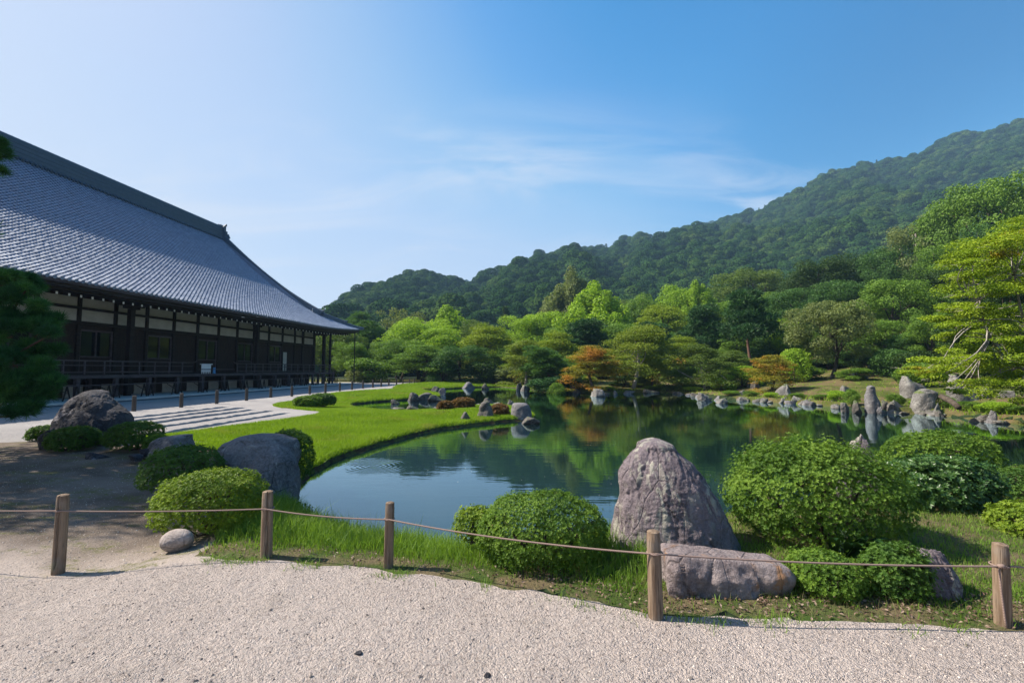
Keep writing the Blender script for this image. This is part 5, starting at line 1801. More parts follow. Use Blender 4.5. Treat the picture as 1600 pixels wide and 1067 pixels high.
# broad strap-leaved plant in the shadow of the largest bush
pl_ = thing('broad_leaf_plant', 'dark strap-leaved plant in the shade under the largest bush', 'plant', (atY(1326, 880, 3.95)[0], 3.95, -.02))
for k in range(15):
    a = rng.uniform(-2.2, .9); ln = rng.uniform(.22, .42)
    n = 7
    t = np.linspace(0, 1, n)
    out_ = t * ln * rng.uniform(.45, .9)
    up = .42 * ln * np.sin(t * 2.2) + .1 * t
    wd = .038 * np.sin(np.clip(t * 1.02 + .06, 0, 1) * math.pi) ** .6 + .002
    c, s = math.cos(a), math.sin(a)
    L_ = np.c_[out_ * c - wd * s, out_ * s + wd * c, up + .006]; R_ = np.c_[out_ * c + wd * s, out_ * s - wd * c, up + .006]; m_ = np.c_[out_ * c, out_ * s, up]
    V = np.concatenate([L_, m_, R_])
    i = np.arange(n - 1)
    F = np.concatenate([np.stack([i, i + n, i + n + 1, i + 1], 1), np.stack([i + n, i + 2 * n, i + 2 * n + 1, i + n + 1], 1)])
    link('leaf', np_mesh('leaf', V, F, M['lf_broad'], True, {'tint': np.full(len(V), rng.random())}), pl_, (rng.normal() * .06, rng.normal() * .05, 0))

# ------------------------------------------------------------------ rope fence on the path edge
def post_mesh(h, r, seed, crack):
    g = np.random.default_rng(seed)
    seg, nz = 28, 16
    th = np.arange(seg) * 2 * math.pi / seg
    V = []
    for k in range(nz):
        z = -.12 + (h + .12) * k / (nz - 1)
        rr = r * (1.05 - .08 * k / (nz - 1)) * (1 + .035 * fbm(np.c_[np.cos(th) * 1.2, np.sin(th) * 1.2, np.full(seg, z * 2 + seed)], 3))
        if crack is not None and k > 1:
            dth = np.abs((th - crack - .12 * math.sin(z * 9) + math.pi) % (2 * math.pi) - math.pi)
            rr = np.where(dth < .13, rr * .62, rr)
        if k == nz - 1: rr = rr * .93
        V.append(np.c_[rr * np.cos(th), rr * np.sin(th), np.full(seg, z - (.008 if k == nz - 2 else 0))])
    V.append(np.c_[.55 * r * np.cos(th), .55 * r * np.sin(th), np.full(seg, h + .006)])
    V = np.concatenate(V)
    i, j = np.meshgrid(np.arange(nz), np.arange(seg), indexing='ij')
    a = (i * seg + j).ravel(); b = (i * seg + (j + 1) % seg).ravel()
    V = np.concatenate([V, [[0, 0, h + .008]]])
    k = np.arange(seg)
    return np_mesh('post', V, [np.stack([a, b, b + seg, a + seg], 1), np.stack([nz * seg + k, nz * seg + (k + 1) % seg, np.full(seg, len(V) - 1)], 1)], M['post'], False)
posts = [(92, 877, 97.5, 775, 23, 4.9, 'wooden post at the left end with a long crack, beside the shaded soil'),
         (416, 874, 420, 770, 19, 5.2, 'wooden post right of the yellow-green bush'),
         (607, 888, 607, 787, 15, None, 'slim dark wooden post in the middle of the grass strip'),
         (1025, 971, 1024, 834, 23, None, 'smooth wooden post in front of the stone block'),
         (1568, 985, 1562, 853, 31, 5.0, 'thick split wooden post at the right end holding the rope end')]
tops = []
for k, (bx, by, tx, ty, wpx, crack, lab) in enumerate(posts):
    p = at(bx, by, -.005)
    h = atY(tx, ty, p[1])[2] - p[2]
    r = wpx / FPX * p[1] / 2 / math.sqrt(1 + ((bx - CX) / FPX) ** 2) / 1.03
    lean = R((1.2, -.8, .5, -.6, 1.0)[k])
    o = link('fence_post', post_mesh(h, r, k + 1, crack), None, p + np.array((p[0] / p[1] * r, r, 0)))
    o.rotation_euler = (lean * .6, lean, 0)
    tag(o, lab, 'post', 'wooden posts of the rope fence')
    tops.append((p + np.array((p[0] / p[1] * r, r, 0)), h, r))
# the rope, slack between posts
def rope_run():
    m = MB()
    def run(a, b, sag):
        t = np.linspace(0, 1, 24)[:, None]
        P = a * (1 - t) + b * t
        P[:, 2] -= (sag * 4 * t * (1 - t))[:, 0]
        m.tube(P, .0058, 7, False)
    pts = []
    for (px, py), (c, h, r) in zip(((98, 796), (419, 793), (607, 809.5), (1024, 862), (1560, 881)), tops):
        q = atY(px, py, c[1] - r * .2)
        pts.append(np.array((c[0], c[1] - r * .98, q[2])))
    left = np.array((pts[0][0] - 1.7, pts[0][1] + .1, pts[0][2] + .0))
    run(left, pts[0], .012)
    for a, b, s in zip(pts[:-1], pts[1:], (.012, .02, .03, .02)):
        run(a, b, s)
    e = pts[-1]
    right = e + np.array((1.9, -.1, .0))
    run(e + np.array((.02, 0, 0)), right, .03)
    # turns round the posts and the loose end at the right-hand post
    for (c, h, r), q in zip(tops, pts):
        th = np.linspace(0, 2 * math.pi, 26)
        m.tube(np.c_[c[0] + (r + .003) * np.cos(th), c[1] + (r + .003) * np.sin(th), np.full(26, q[2] - .006)], .005, 6, False)
    c, h, r = tops[-1]
    s = np.array((c[0] - r * .80, c[1] - r * .75, pts[-1][2]))
    m.tube([s, s + (-.008, -.006, -.03), s + (-.004, -.006, -.15), s + (.006, -.008, -.32), s + (.014, -.01, -.395)], .0062, 7)
    m.tube([s + (-.018, -.008, .0), s + (.004, -.016, .004), s + (.02, -.008, -.004)], .013, 8)
    o = m.obj('rope', M['rope'], None, True)
    tag(o, 'thin brown rope strung from post to post along the path', 'rope')
rope_run()

# thin stake in the water by the wide bush
p = at(838, 800, -.4)
s = MB().tube([(0, 0, -.3), (0, 0, atY(838, 774, p[1])[2] - p[2])], .012, 8).obj('stake', M['bollard']); s.location = p
tag(s, 'short dark stake sticking out of the pond behind the wide green bush', 'stake')

# ------------------------------------------------------------------ dark bollards round the gravel
bolls = [(209, 642.5, 618), (283, 636.5, 614.5), (338.5, 631, 609.5), (385, 626, 607), (423, 621, 605), (456, 619, 603.5), (484, 616, 602.3), (508.5, 614, 599), (531, 611, 597.5), (550, 609, 595),
         (567, 607, 594), (582.5, 605.5, 593.5), (595.5, 604, 592), (607.5, 602.6, 592), (619.5, 602, 591), (629.5, 601, 591.5), (640, 599.5, 591.5), (647.5, 599, 591)]
bm_ = None
for k, (bx, by, ty) in enumerate(bolls):
    p = at(bx, by, 0.0)
    h = atY(bx, ty, p[1])[2]
    if bm_ is None:
        bm_ = MB().tube([(0, 0, -.1), (0, 0, .5), (0, 0, .985), (0, 0, 1)], [.075, .073, .07, .05], 10).mesh('bollard', M['bollard'], False)
    o = link('bollard', bm_, None, p)
    o.scale = (1.0, 1.0, max(.3, h))
    nth = ('nearest', 'second', 'third', 'fourth', 'fifth', 'sixth', 'seventh', 'eighth', 'ninth', 'tenth')
    far = ('eighth from last', 'seventh from last', 'sixth from last', 'fifth from last', 'fourth from last', 'third from last', 'second from last', 'very last')
    where = ('nearest dark wooden bollard, just right of the big dark pointed rock' if k == 0 else
             nth[k] + ' dark wooden bollard along the shaded gravel, counted from the big dark pointed rock' if k < 10 else 'small dark bollard, ' + far[k - 10] + ' in the row by the sunlit path')
    tag(o, where, 'bollard', 'dark bollards edging the gravel court' if k < 10 else 'far bollards by the sunlit path')

# a koi just under the surface
def koi(px, py, L, rot, label):
    p = at(px, py, WATER - .075)
    n, seg = 14, 10
    t = np.linspace(0, 1, n)
    r = .16 * np.sin(np.clip(t, 0, 1) ** .7 * math.pi * .93 + .1) * (1 - .35 * t)
    P = np.c_[(t - .5), .05 * np.sin(t * 5), np.zeros(n)] * L
    V, Fq, Ft = tube_arrays(P, r * L, seg)
    V[:, 2] *= .9
    e = P[-1]
    o = link('koi', np_mesh('koi', V, [Fq, Ft], M['koi'], True), None, p, rot)
    tail = np.array([e, e + (.22 * L, .10 * L, .0), e + (.15 * L, .0, .0), e + (.22 * L, -.10 * L, .0)]); tail[1:, 2] += .012
    link('tail', np_mesh('tail', np.concatenate([tail, tail - (0, 0, .006)]), np.array([(0, 1, 2, 3), (7, 6, 5, 4)]), M['koi']), o)
    for sy in (1, -1):
        a = np.array((-.18 * L, sy * .1 * L, 0))
        f = np.array([a, a + (.14 * L, sy * .12 * L, -.01), a + (.12 * L, sy * .01, 0)])
        link('fin', np_mesh('fin', np.concatenate([f, f - (0, 0, .004)]), np.array([(0, 1, 2), (5, 4, 3)]), M['koi']), o)
    tag(o, label, 'fish')
koi(955, 814, .34, R(125), 'pale orange carp under the water left of the tall boulder')

# ------------------------------------------------------------------ trees
T = put_tree
# west end and behind the hall
T('pine_a', 577, 503, 74, 58, 'lf_cool', 'dark tree rising directly behind the hall corner')
T('broad_b', 520, 512, 66, 70, 'lf_olive', 'olive tree seen between the last veranda pillars and the drainpipe')
T('broad_a', 548, 535, 60, 46, 'lf_mid', 'green tree right of the hall drainpipe')
T('pine_b', 552, 487, 92, 50, 'lf_cool', 'pine top showing over the hall corner tiles', bark='pinebark')
T('shrub_a', 574, 560, 56, 54, 'lf_mid', 'round dark shrub behind the far bollards', name='shrub', cat='shrub')
T('shrub_b', 555, 578, 54, 26, 'lf_grey', 'pale loose shrub beside the drainpipe foot', name='shrub', cat='shrub')
T('loose', 622, 484, 82, 76, 'lf_grey', 'pale thin-leaved tree right of the hall corner')
T('plume_b', 702, 480, 84, 84, 'lf_bright', 'bright leafy tree with the highest top of the west group')
T('broad_a', 657, 498, 72, 86, 'lf_bright', 'sunlit round tree between the pale thin tree and the bright tall one')
T('maple_a', 690, 510, 66, 90, 'lf_bright', 'sunlit maple hanging over the far path')
T('broad_c', 625, 530, 62, 70, 'lf_mid', 'mid-green tree behind the far bollards')
T('maple_c', 660, 540, 58, 84, 'lf_mid', 'low spreading green maple above the far path')
T('shrub_a', 690, 561, 55, 40, 'lf_cool', 'bluish round shrub at the far lawn edge', name='shrub', cat='shrub')
T('broad_c', 722, 541, 56, 76, 'lf_cool', 'dark rounded tree over the north end of the pond')
T('shrub_b', 755, 565, 55, 60, 'lf_dark', 'dark undergrowth shrub at the north end of the pond', name='shrub', cat='shrub')
T('broad_b', 742, 500, 76, 48, 'lf_olive', 'bronze-topped tree between the west group and the cedar')
T('maple_a', 762, 508, 60, 84, 'lf_yellow', 'yellow-green maple in front of the small dark cedar')
T('cedar', 789, 480, 120, 30, 'lf_dark', 'small dark cedar dome standing before the hill')
T('shrub_b', 805, 572, 53, 50, 'lf_grey', 'pale grey-green shore shrub over the leaning pale rock', name='shrub', cat='shrub')
T('maple_c', 795, 545, 58, 66, 'lf_mid', 'shaded layered maple by the dark north bank')
T('broad_a', 822, 494, 76, 74, 'lf_bright', 'bright round tree right of the cedar')
T('broad_b', 855, 488, 78, 66, 'lf_bright', 'sunlit tree beside the tall feathery one')
T('plume_a', 896, 425, 100, 84, 'lf_grey', 'tall feathery grey-green tree against the mountain')
T('plume_a', 928, 443, 74, 100, 'lf_ginkgo', 'tallest bright yellow-green ginkgo in the centre')
T('pine_a', 912, 498, 58, 72, 'lf_pine', 'dark pine in front of the bright ginkgo', bark='pinebark')
T('broad_a', 885, 512, 62, 60, 'lf_mid', 'mid-green tree left of the dark central pine')
T('maple_a', 872, 517, 54, 60, 'lf_yellow', 'yellow-green maple above the leaning pine')
T('maple_c', 822, 532, 46, 62, 'lf_turning', 'pinkish turning maple with thin trunks by the shore', bark='palebark', ybase=603)
T('pine_c', 875, 540, 42, 72, 'lf_cool', 'leaning shore pine with a flat blue-green top', bark='pinebark', ybase=608, rot=2.9)
T('shrub_a', 868, 588, 40, 62, 'lf_pine', 'low pine bough reaching over the water', name='shrub', cat='shrub', ybase=613)
T('maple_c', 928, 540, 38.5, 66, 'lf_orange', 'orange and gold maple at the water', ybase=610)
T('maple_b', 988, 508, 39.5, 92, 'lf_turning', 'half-turned maple with a slender pale trunk', bark='palebark', ybase=604, rot=0.4)
T('pine_a', 1022, 503, 52, 58, 'lf_pine', 'dark green pine behind the half-turned maple', bark='pinebark')
T('maple_c', 1018, 556, 40, 44, 'lf_yellow', 'small yellow-green maple on the shaded bank', ybase=603)
T('maple_a', 1066, 525, 50, 60, 'lf_yellow', 'yellow-green maple over the shaded clearing')
T('maple_b', 1035, 474, 66, 80, 'lf_yellow', 'broad yellow-olive maple behind the pines')
T('broad_a', 1000, 462, 84, 52, 'lf_mid', 'mid-green tree right of the ginkgo')
T('broad_b', 1058, 447, 84, 66, 'lf_bright', 'bright tree under the bare scar of the mountain')
T('plume_b', 1090, 440, 80, 52, 'lf_bright', 'upright light green tree behind the two pines')
T('pine_a', 1098, 476, 52, 60, 'lf_pine', 'pine with visible red trunk left of the tallest pine', bark='pinebark')
T('pine_b', 1172, 450, 44, 76, 'lf_pine', 'tallest pine, its bare dark trunk standing on the mossy bank', bark='pinebark', ybase=580, rot=1.5)
T('broad_c', 1172, 420, 100, 100, 'lf_olive', 'broad olive dome tree behind the tallest pine')
T('broad_b', 1135, 470, 62, 60, 'lf_mid', 'mid-green tree between the two tall pines')
T('maple_b', 1102, 538, 37.5, 74, 'lf_olive', 'olive maple on a bent pale trunk at the water', bark='palebark', ybase=613, rot=3.3)
T('maple_c', 1146, 548, 39, 58, 'lf_olive', 'green maple behind the bent pale trunk')
T('shrub_a', 1127, 583, 36.5, 36, 'lf_bright', 'round bright green shrub on the mossy shore', name='shrub', cat='shrub', ybase=609)
T('maple_c', 1202, 555, 32, 62, 'lf_orange', 'small orange-tipped maple above the big humped boulder', ybase=614)
T('broad_b', 1228, 498, 46, 48, 'lf_ginkgo', 'vivid green young tree left of the grey spreading tree')
T('shrub_b', 1240, 545, 36, 44, 'lf_bright', 'vivid low green tree above the humped boulder', name='shrub', cat='shrub')
T('broad_b', 1235, 452, 58, 66, 'lf_cool', 'cool green tree behind the vivid young one')
T('broad_c', 1292, 470, 36, 108, 'lf_grey', 'grey-green spreading tree leaning over the mossy slope', ybase=592)
T('broad_c', 1278, 408, 72, 96, 'lf_dark', 'dark broadleaf tree above the grey-green spreading tree')
T('broad_a', 1340, 398, 74, 84, 'lf_dark', 'dark glossy tree on the rising slope')
T('broad_b', 1250, 432, 82, 60, 'lf_dark', 'shadowy tree at the foot of the wooded rise')
T('broad_c', 1400, 438, 40, 118, 'lf_mid', 'big mid-green tree in the middle of the slope, leaves lit')
T('broad_b', 1375, 500, 38, 70, 'lf_mid', 'shaded lower tree behind the mossy clearing')
T('shrub_b', 1392, 545, 33, 50, 'lf_cool', 'cool green shrub at the right of the mossy clearing', name='shrub', cat='shrub')
T('broad_a', 1385, 385, 66, 70, 'lf_cool', 'cool green tree below the half-bare tree')
T('loose', 1435, 343, 64, 96, 'lf_grey', 'half-bare grey tree with pale branches high on the slope', bark='palebark')
T('broad_c', 1530, 281, 58, 150, 'lf_mid', 'huge green tree crowning the right slope')
T('broad_a', 1480, 318, 60, 80, 'lf_mid', 'lighter tree leaning on the huge right-hand one')
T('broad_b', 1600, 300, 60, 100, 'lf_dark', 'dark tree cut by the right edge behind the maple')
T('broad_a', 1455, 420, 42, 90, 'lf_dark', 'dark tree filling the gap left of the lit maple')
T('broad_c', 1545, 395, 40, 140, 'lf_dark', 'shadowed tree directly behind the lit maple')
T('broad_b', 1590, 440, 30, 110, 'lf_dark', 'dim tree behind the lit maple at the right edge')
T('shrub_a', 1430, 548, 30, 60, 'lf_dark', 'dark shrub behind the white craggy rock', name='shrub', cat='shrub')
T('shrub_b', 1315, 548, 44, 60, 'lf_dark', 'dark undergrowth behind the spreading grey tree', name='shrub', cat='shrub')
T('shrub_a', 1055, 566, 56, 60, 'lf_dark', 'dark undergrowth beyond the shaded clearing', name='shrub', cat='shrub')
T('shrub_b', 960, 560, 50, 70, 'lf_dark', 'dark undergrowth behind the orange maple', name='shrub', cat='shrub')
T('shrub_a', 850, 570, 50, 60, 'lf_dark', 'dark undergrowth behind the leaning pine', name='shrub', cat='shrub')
T('shrub_b', 1185, 545, 46, 60, 'lf_cool', 'cool green undergrowth behind the orange-tipped maple', name='shrub', cat='shrub')
T('broad_b', 958, 505, 64, 70, 'lf_mid', 'mid-green tree between the ginkgo and the half-turned maple')
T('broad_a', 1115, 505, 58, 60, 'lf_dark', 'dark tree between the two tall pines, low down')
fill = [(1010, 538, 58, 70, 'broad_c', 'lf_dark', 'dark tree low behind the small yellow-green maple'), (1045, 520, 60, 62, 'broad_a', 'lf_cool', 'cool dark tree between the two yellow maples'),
        (1090, 548, 50, 70, 'shrub_a', 'lf_dark', 'shade-dark shrub behind the bent pale trunk'), (1145, 520, 50, 66, 'broad_b', 'lf_mid', 'green tree just left of the bare pine trunk'),
        (1200, 520, 48, 66, 'broad_a', 'lf_cool', 'cool tree just right of the bare pine trunk'), (1262, 520, 44, 60, 'broad_b', 'lf_mid', 'green tree crowding the vivid young one'),
        (1300, 500, 50, 80, 'broad_c', 'lf_dark', 'dark tree close behind the grey spreading tree'), (1345, 520, 40, 64, 'broad_b', 'lf_cool', 'cool green tree above the dark pointed rock'),
        (1350, 470, 46, 76, 'broad_a', 'lf_mid', 'green tree rising above the dark pointed rock'), (1420, 520, 34, 64, 'broad_b', 'lf_cool', 'bluish tree beside the lit maple boughs'),
        (1310, 440, 60, 84, 'broad_a', 'lf_cool', 'cool tree in the middle of the wooded rise'), (1395, 480, 46, 70, 'broad_c', 'lf_mid', 'fresh green tree halfway up the slope'),
        (1460, 490, 32, 80, 'broad_c', 'lf_mid', 'tree showing through the gaps of the lit maple'), (1510, 500, 28, 90, 'shrub_a', 'lf_dark', 'dark bush behind the lit maple trunk side'),
        (1570, 540, 26, 90, 'shrub_b', 'lf_dark', 'shaded bush under the lit maple at the right'), (1205, 460, 66, 70, 'broad_c', 'lf_mid', 'round green tree right of the tallest pine top'),
        (1050, 490, 74, 60, 'broad_b', 'lf_mid', 'green tree behind the yellow-olive maple'), (960, 470, 92, 60, 'broad_c', 'lf_olive', 'olive tree peeking out right of the ginkgo'),
        (900, 555, 46, 50, 'broad_b', 'lf_mid', 'small green tree between the leaning pine and the orange maple'), (845, 545, 50, 50, 'broad_a', 'lf_mid', 'small green tree left of the leaning pine'),
        (1480, 385, 52, 90, 'broad_b', 'lf_mid', 'bushy tree under the lighter leaning one'), (1560, 350, 50, 110, 'broad_a', 'lf_cool', 'bushy cool tree under the huge one')]
for px, yt, Y, w, f, m, lab in fill:
    T(f, px, yt, Y, w, m, lab)
for px, yt, Y, w, m, lab in ((1072, 572, 41, 46, 'lf_mid', 'leafy shrub left of the bent pale trunk'), (1158, 572, 37, 50, 'lf_bright', 'bright shrub behind the conical pale rock'), (1182, 580, 40, 40, 'lf_mid', 'green shrub behind the orange-tipped maple'),
        (1250, 570, 38, 54, 'lf_mid', 'green shrub at the near foot of the grey spreading tree'), (1365, 556, 36, 60, 'lf_dark', 'dark shrub over the dark pointed rock'), (1290, 560, 42, 56, 'lf_cool', 'cool shrub in the shade of the grey spreading tree'),
        (1440, 566, 27, 60, 'lf_mid', 'shrub under the leftmost lit maple boughs'), (1020, 582, 42, 44, 'lf_olive', 'olive shrub on the shaded bank of the clearing'), (975, 585, 43, 40, 'lf_dark', 'dim shrub behind the slender pale trunk'),
        (905, 586, 42, 40, 'lf_mid', 'shrub beside the roots of the leaning pine'), (1335, 575, 33, 40, 'lf_mid', 'low shrub between the spreading trunk and the dark pointed rock')):
    T('shrub_a' if px % 2 else 'shrub_b', px, yt, Y, w, m, lab, name='shrub', cat='shrub')
for k, (px, py, w, h_) in enumerate(((1080, 616, 26, 12), (1142, 620, 22, 10), (1172, 622, 20, 9), (1206, 624, 20, 9), (1246, 626, 22, 10), (1284, 628, 24, 12), (1308, 622, 26, 12), (1330, 620, 20, 12), (1396, 630, 26, 14), (1440, 640, 30, 14), (1470, 632, 30, 16), (1512, 645, 44, 18), (1560, 648, 50, 20), (1590, 655, 40, 16), (1020, 611, 24, 9), (950, 612, 20, 8), (870, 607, 22, 9))):
    T('shrub_b', px, py - h_, float(np.interp(px, fp_px[::-1, 0], fp[::-1, 1])) + .9, w, ('lf_bright', 'lf_mid', 'lf_azgreen')[k % 3], 'small green clump growing among the stones of the far waterline', group='low plants along the far waterline', name='shore_plant', cat='plant')
# three dark trees on the skyline of the mountain
for px, yt, w, lab in ((931, 386, 12, 'round dark tree alone on the mountain skyline'), (947, 381, 9, 'slim dark tree on the mountain skyline, middle of three'), (971, 379, 9, 'slim dark tree on the mountain skyline, right of three')):
    T('cedar', px, yt, 615, w, 'lf_dark', lab, group='trees on the mountain skyline', ybase=yt + 18)

# ---- the lit maple at the right, its boughs layered over the shore
def lit_maple():
    Yc = 15.0
    g = np.random.default_rng(77)
    root = at(1735, 655, 0.2); root = np.array(((1735 - CX) / FPX * Yc, Yc, gz((1735 - CX) / FPX * Yc, Yc)))
    t = thing('maple_tree', 'yellow-green maple with pale layered boughs reaching in from the right edge', 'tree', root)
    pads = [(1560, 385, 60), (1590, 372, 50), (1630, 350, 60), (1520, 398, 34), (1505, 412, 26), (1540, 430, 46), (1585, 415, 52), (1560, 455, 55), (1600, 448, 50), (1502, 441, 20), (1511, 462, 18),
            (1490, 478, 30), (1530, 482, 46), (1575, 490, 50), (1480, 500, 34), (1515, 508, 42), (1560, 520, 44), (1600, 515, 45), (1490, 525, 34), (1530, 545, 40), (1580, 560, 44), (1488, 548, 26),
            (1600, 545, 50), (1470, 565, 40), (1500, 570, 46), (1440, 582, 30), (1420, 575, 20), (1460, 590, 36), (1535, 580, 46), (1575, 590, 40), (1480, 600, 22), (1600, 600, 40), (1590, 628, 34),
            (1490, 612, 20), (1545, 600, 36), (1650, 420, 70), (1660, 480, 70), (1660, 550, 70), (1650, 610, 60), (1700, 390, 70), (1730, 470, 80), (1740, 560, 70), (1720, 340, 70), (1800, 420, 80), (1800, 520, 80)]
    lobes, limbs = [], []
    tr = MB()
    fork = root + np.array((-.3, 0, 1.0))
    tr.tube(limb(root + (0, 0, -.2), fork, g, .05, 5), [.20, .16, .15, .14, .13], 8)
    mains = [atY(1640, 500, 14.6), atY(1585, 430, 14.4), atY(1650, 590, 14.2), atY(1720, 400, 15.5), atY(1530, 470, 13.9)]
    mp = []
    for q in mains:
        lp = limb(fork, q, g, .08, 8)
        tr.tube(lp, np.linspace(.085, .022, 8), 7); mp.append(lp)
    allp = np.concatenate(mp)
    pads += [(px + g.uniform(-25, 25), py + g.uniform(-16, 20), w * .8) for px, py, w in pads if px > 1470]
    for px, py, w in pads:
        Y = g.uniform(13.2, 16.2)
        c = atY(px, py, Y)
        r = w / FPX * Y * .62
        for k in range(3):
            o = g.normal(size=3) * np.array((.45, .5, .10)) * r
            lobes.append((c + o - root, (r * .80, r * .80, r * g.uniform(.18, .32))))
        s = allp[np.argmin(np.linalg.norm(allp - c, axis=1) + .3 * np.maximum(0, allp[:, 2] - c[2]))]
        tr.tube(limb(s, c - (0, 0, .05), g, .10, 6), np.linspace(.022, .006, 6), 5)
        for k in range(3):
            e = c + g.normal(size=3) * np.array((.7, .7, .12)) * r
            tr.tube(limb(c - (0, 0, .05), e, g, .1, 4), np.linspace(.010, .003, 4), 4)
    for k in range(34):
        c = atY(g.uniform(1470, 1700), g.uniform(385, 620), g.uniform(13.6, 16.6)); r = g.uniform(.25, .6)
        lobes.append((c - root, (r, r, r * g.uniform(.25, .5))))
    V = np.concatenate(tr.V); tr.V = [V - root]
    me = crown_mesh('crown', lobes, 125000, .072, .042, 78, M['lf_right'], .42, .3, .5, .2)
    link('crown', me, t)
    tr.obj('trunk', M['palebark'], t, True)
    return t
lit_maple()

# ---- the near pine at the left, mostly outside the frame; it shades the bare soil
def near_pine():
    g = np.random.default_rng(91)
    root = np.array((-11.2, 7.6, 0.0))
    t = thing('pine_tree', 'dense near pine with dark green needle boughs entering at the left edge', 'tree', root)
    pads = []
    for px, py, w, Y in ((20, 440, 46, 7.4), (-10, 455, 60, 7.6), (40, 452, 26, 7.2), (0, 490, 60, 7.4), (55, 495, 40, 7.3), (70, 510, 34, 7.2), (80, 520, 22, 7.1), (20, 520, 50, 7.0), (45, 550, 40, 7.2), (10, 560, 55, 7.0), (-10, 590, 60, 6.8),
                         (55, 585, 44, 7.0), (75, 595, 30, 7.0), (85, 603, 16, 7.0), (30, 610, 50, 6.9), (60, 620, 30, 7.0), (0, 625, 40, 6.8), (30, 645, 30, 6.8), (45, 635, 26, 6.8), (-5, 225, 20, 7.5), (-3, 268, 16, 7.4), (-40, 240, 50, 7.5)):
        c = atY(px, py, Y); r = w / FPX * Y * .62
        pads.append((c, r))
    nvis = len(pads)
    for k in range(64):
        c = np.array((-11.4, 8.0, 6.4)) + unit(g.normal(size=(1, 3)))[0] * np.array((3.6, 3.0, 3.0)) * g.uniform(.45, 1)
        c[1] = max(c[1], 5.7 + .15 * c[2]); c[0] = min(c[0], -1.13 * c[1] - 2.3 - g.uniform(0, .5))
        pads.append((c, g.uniform(.7, 1.0)))
    for k in range(20):
        h = g.uniform(2.2, 5.4)
        rr = g.uniform(.2, 1) ** .6 * (3.9 - .36 * h + .5)
        a = g.uniform(0, 6.28)
        c = root + np.array((rr * math.cos(a) * .8 + .2, rr * math.sin(a) * 1.1, h))
        c[0] = min(c[0], -1.13 * c[1] - 1.9)
        pads.append((c, g.uniform(.5, .85)))
    # boughs further along that side, shading the soil behind
    lobes, lobes2, tr = [], [], MB()
    tp = limb(root + (0, 0, -.2), root + (.0, .2, 9.0), g, .05, 12)
    tr.tube(tp, np.linspace(.22, .06, 12), 9)
    for q, (c, r) in enumerate(pads):
        for k in range(4):
            o = g.normal(size=3) * np.array((.5, .5, .25)) * r
            (lobes if q < nvis else lobes2).append((c + o - root, (r * (.5 if q < nvis else .62),) * 2 + (r * (.26 if q < nvis else .42),)))
        s = tp[np.argmin(np.abs(tp[:, 2] - (c[2] - .25 * np.linalg.norm((c - root)[:2]))))]
        tr.tube(limb(s, c - (0, 0, r * .2), g, .1, 6), np.linspace(.05, .012, 6), 6)
    V = np.concatenate(tr.V); tr.V = [V - root]
    link('crown', needle_mesh('crown', lobes, 5200, 18, .115, .0085, 92, M['lf_lpine']), t)
    link('crown', needle_mesh('crown', lobes2, 7500, 8, .20, .022, 93, M['lf_lpine']), t)
    tr.obj('trunk', M['pinebark'], t, True)
near_pine()

# ------------------------------------------------------------------ grass
def blades(name, P, h, w, mat, seed, lean=.35, seg=2, kind='stuff', label=None):
    g = np.random.default_rng(seed)
    n = len(P)
    a = g.uniform(0, 6.28, n)
    side = np.c_[np.cos(a), np.sin(a), np.zeros(n)]
    la = g.uniform(0, 6.28, n)
    ld = np.c_[np.cos(la), np.sin(la), np.zeros(n)] * (lean * np.abs(g.normal(size=n)))[:, None]
    h = np.broadcast_to(h, (n,)); w = np.broadcast_to(w, (n,))
    up = np.array((0, 0, 1.0))
    p0, p1 = P - side * (w / 2)[:, None], P + side * (w / 2)[:, None]
    m = P + (up * .55 + ld * .35) * h[:, None]
    m0, m1 = m - side * (w * .4)[:, None], m + side * (w * .4)[:, None]
    tip = P + (up * .95 + ld) * h[:, None]
    tip[:, 2] = np.maximum(tip[:, 2], P[:, 2] + .15 * h)
    t = np.clip(.3 + .35 * g.random(n) + .25 * fbm(np.c_[P[:, :2] * .9, np.zeros(n)], 3), 0, 1)
    if seg == 1:
        V = np.stack([p0, p1, tip], 1).reshape(-1, 3)
        F = np.arange(3 * n).reshape(-1, 3)
        return tag(link(name, np_mesh(name, V, F, mat, False, {'tint': np.repeat(t, 3)})), kind=kind)
    V = np.stack([p0, p1, m1, m0, tip], 1).reshape(-1, 3)
    b = np.arange(n) * 5
    return tag(link(name, np_mesh(name, V, [np.stack([b, b + 1, b + 2, b + 3], 1), np.stack([b + 3, b + 2, b + 4], 1)], mat, False, {'tint': np.repeat(t, 5)})), kind=kind)
# lawn
P = sample('lawn', 230000, lambda c: 1 / np.maximum(c[:, 1], 7) ** 1.5 * (c[:, 0] < 4), lambda p: inview(p) & (p[:, 2] > -.33))
blades('lawn_grass', P - (0, 0, .01), .05 + .0028 * P[:, 1] * rng.uniform(.7, 1.3, len(P)), .006 + .0011 * P[:, 1], M['lawnblade'], 1, .55, 1)
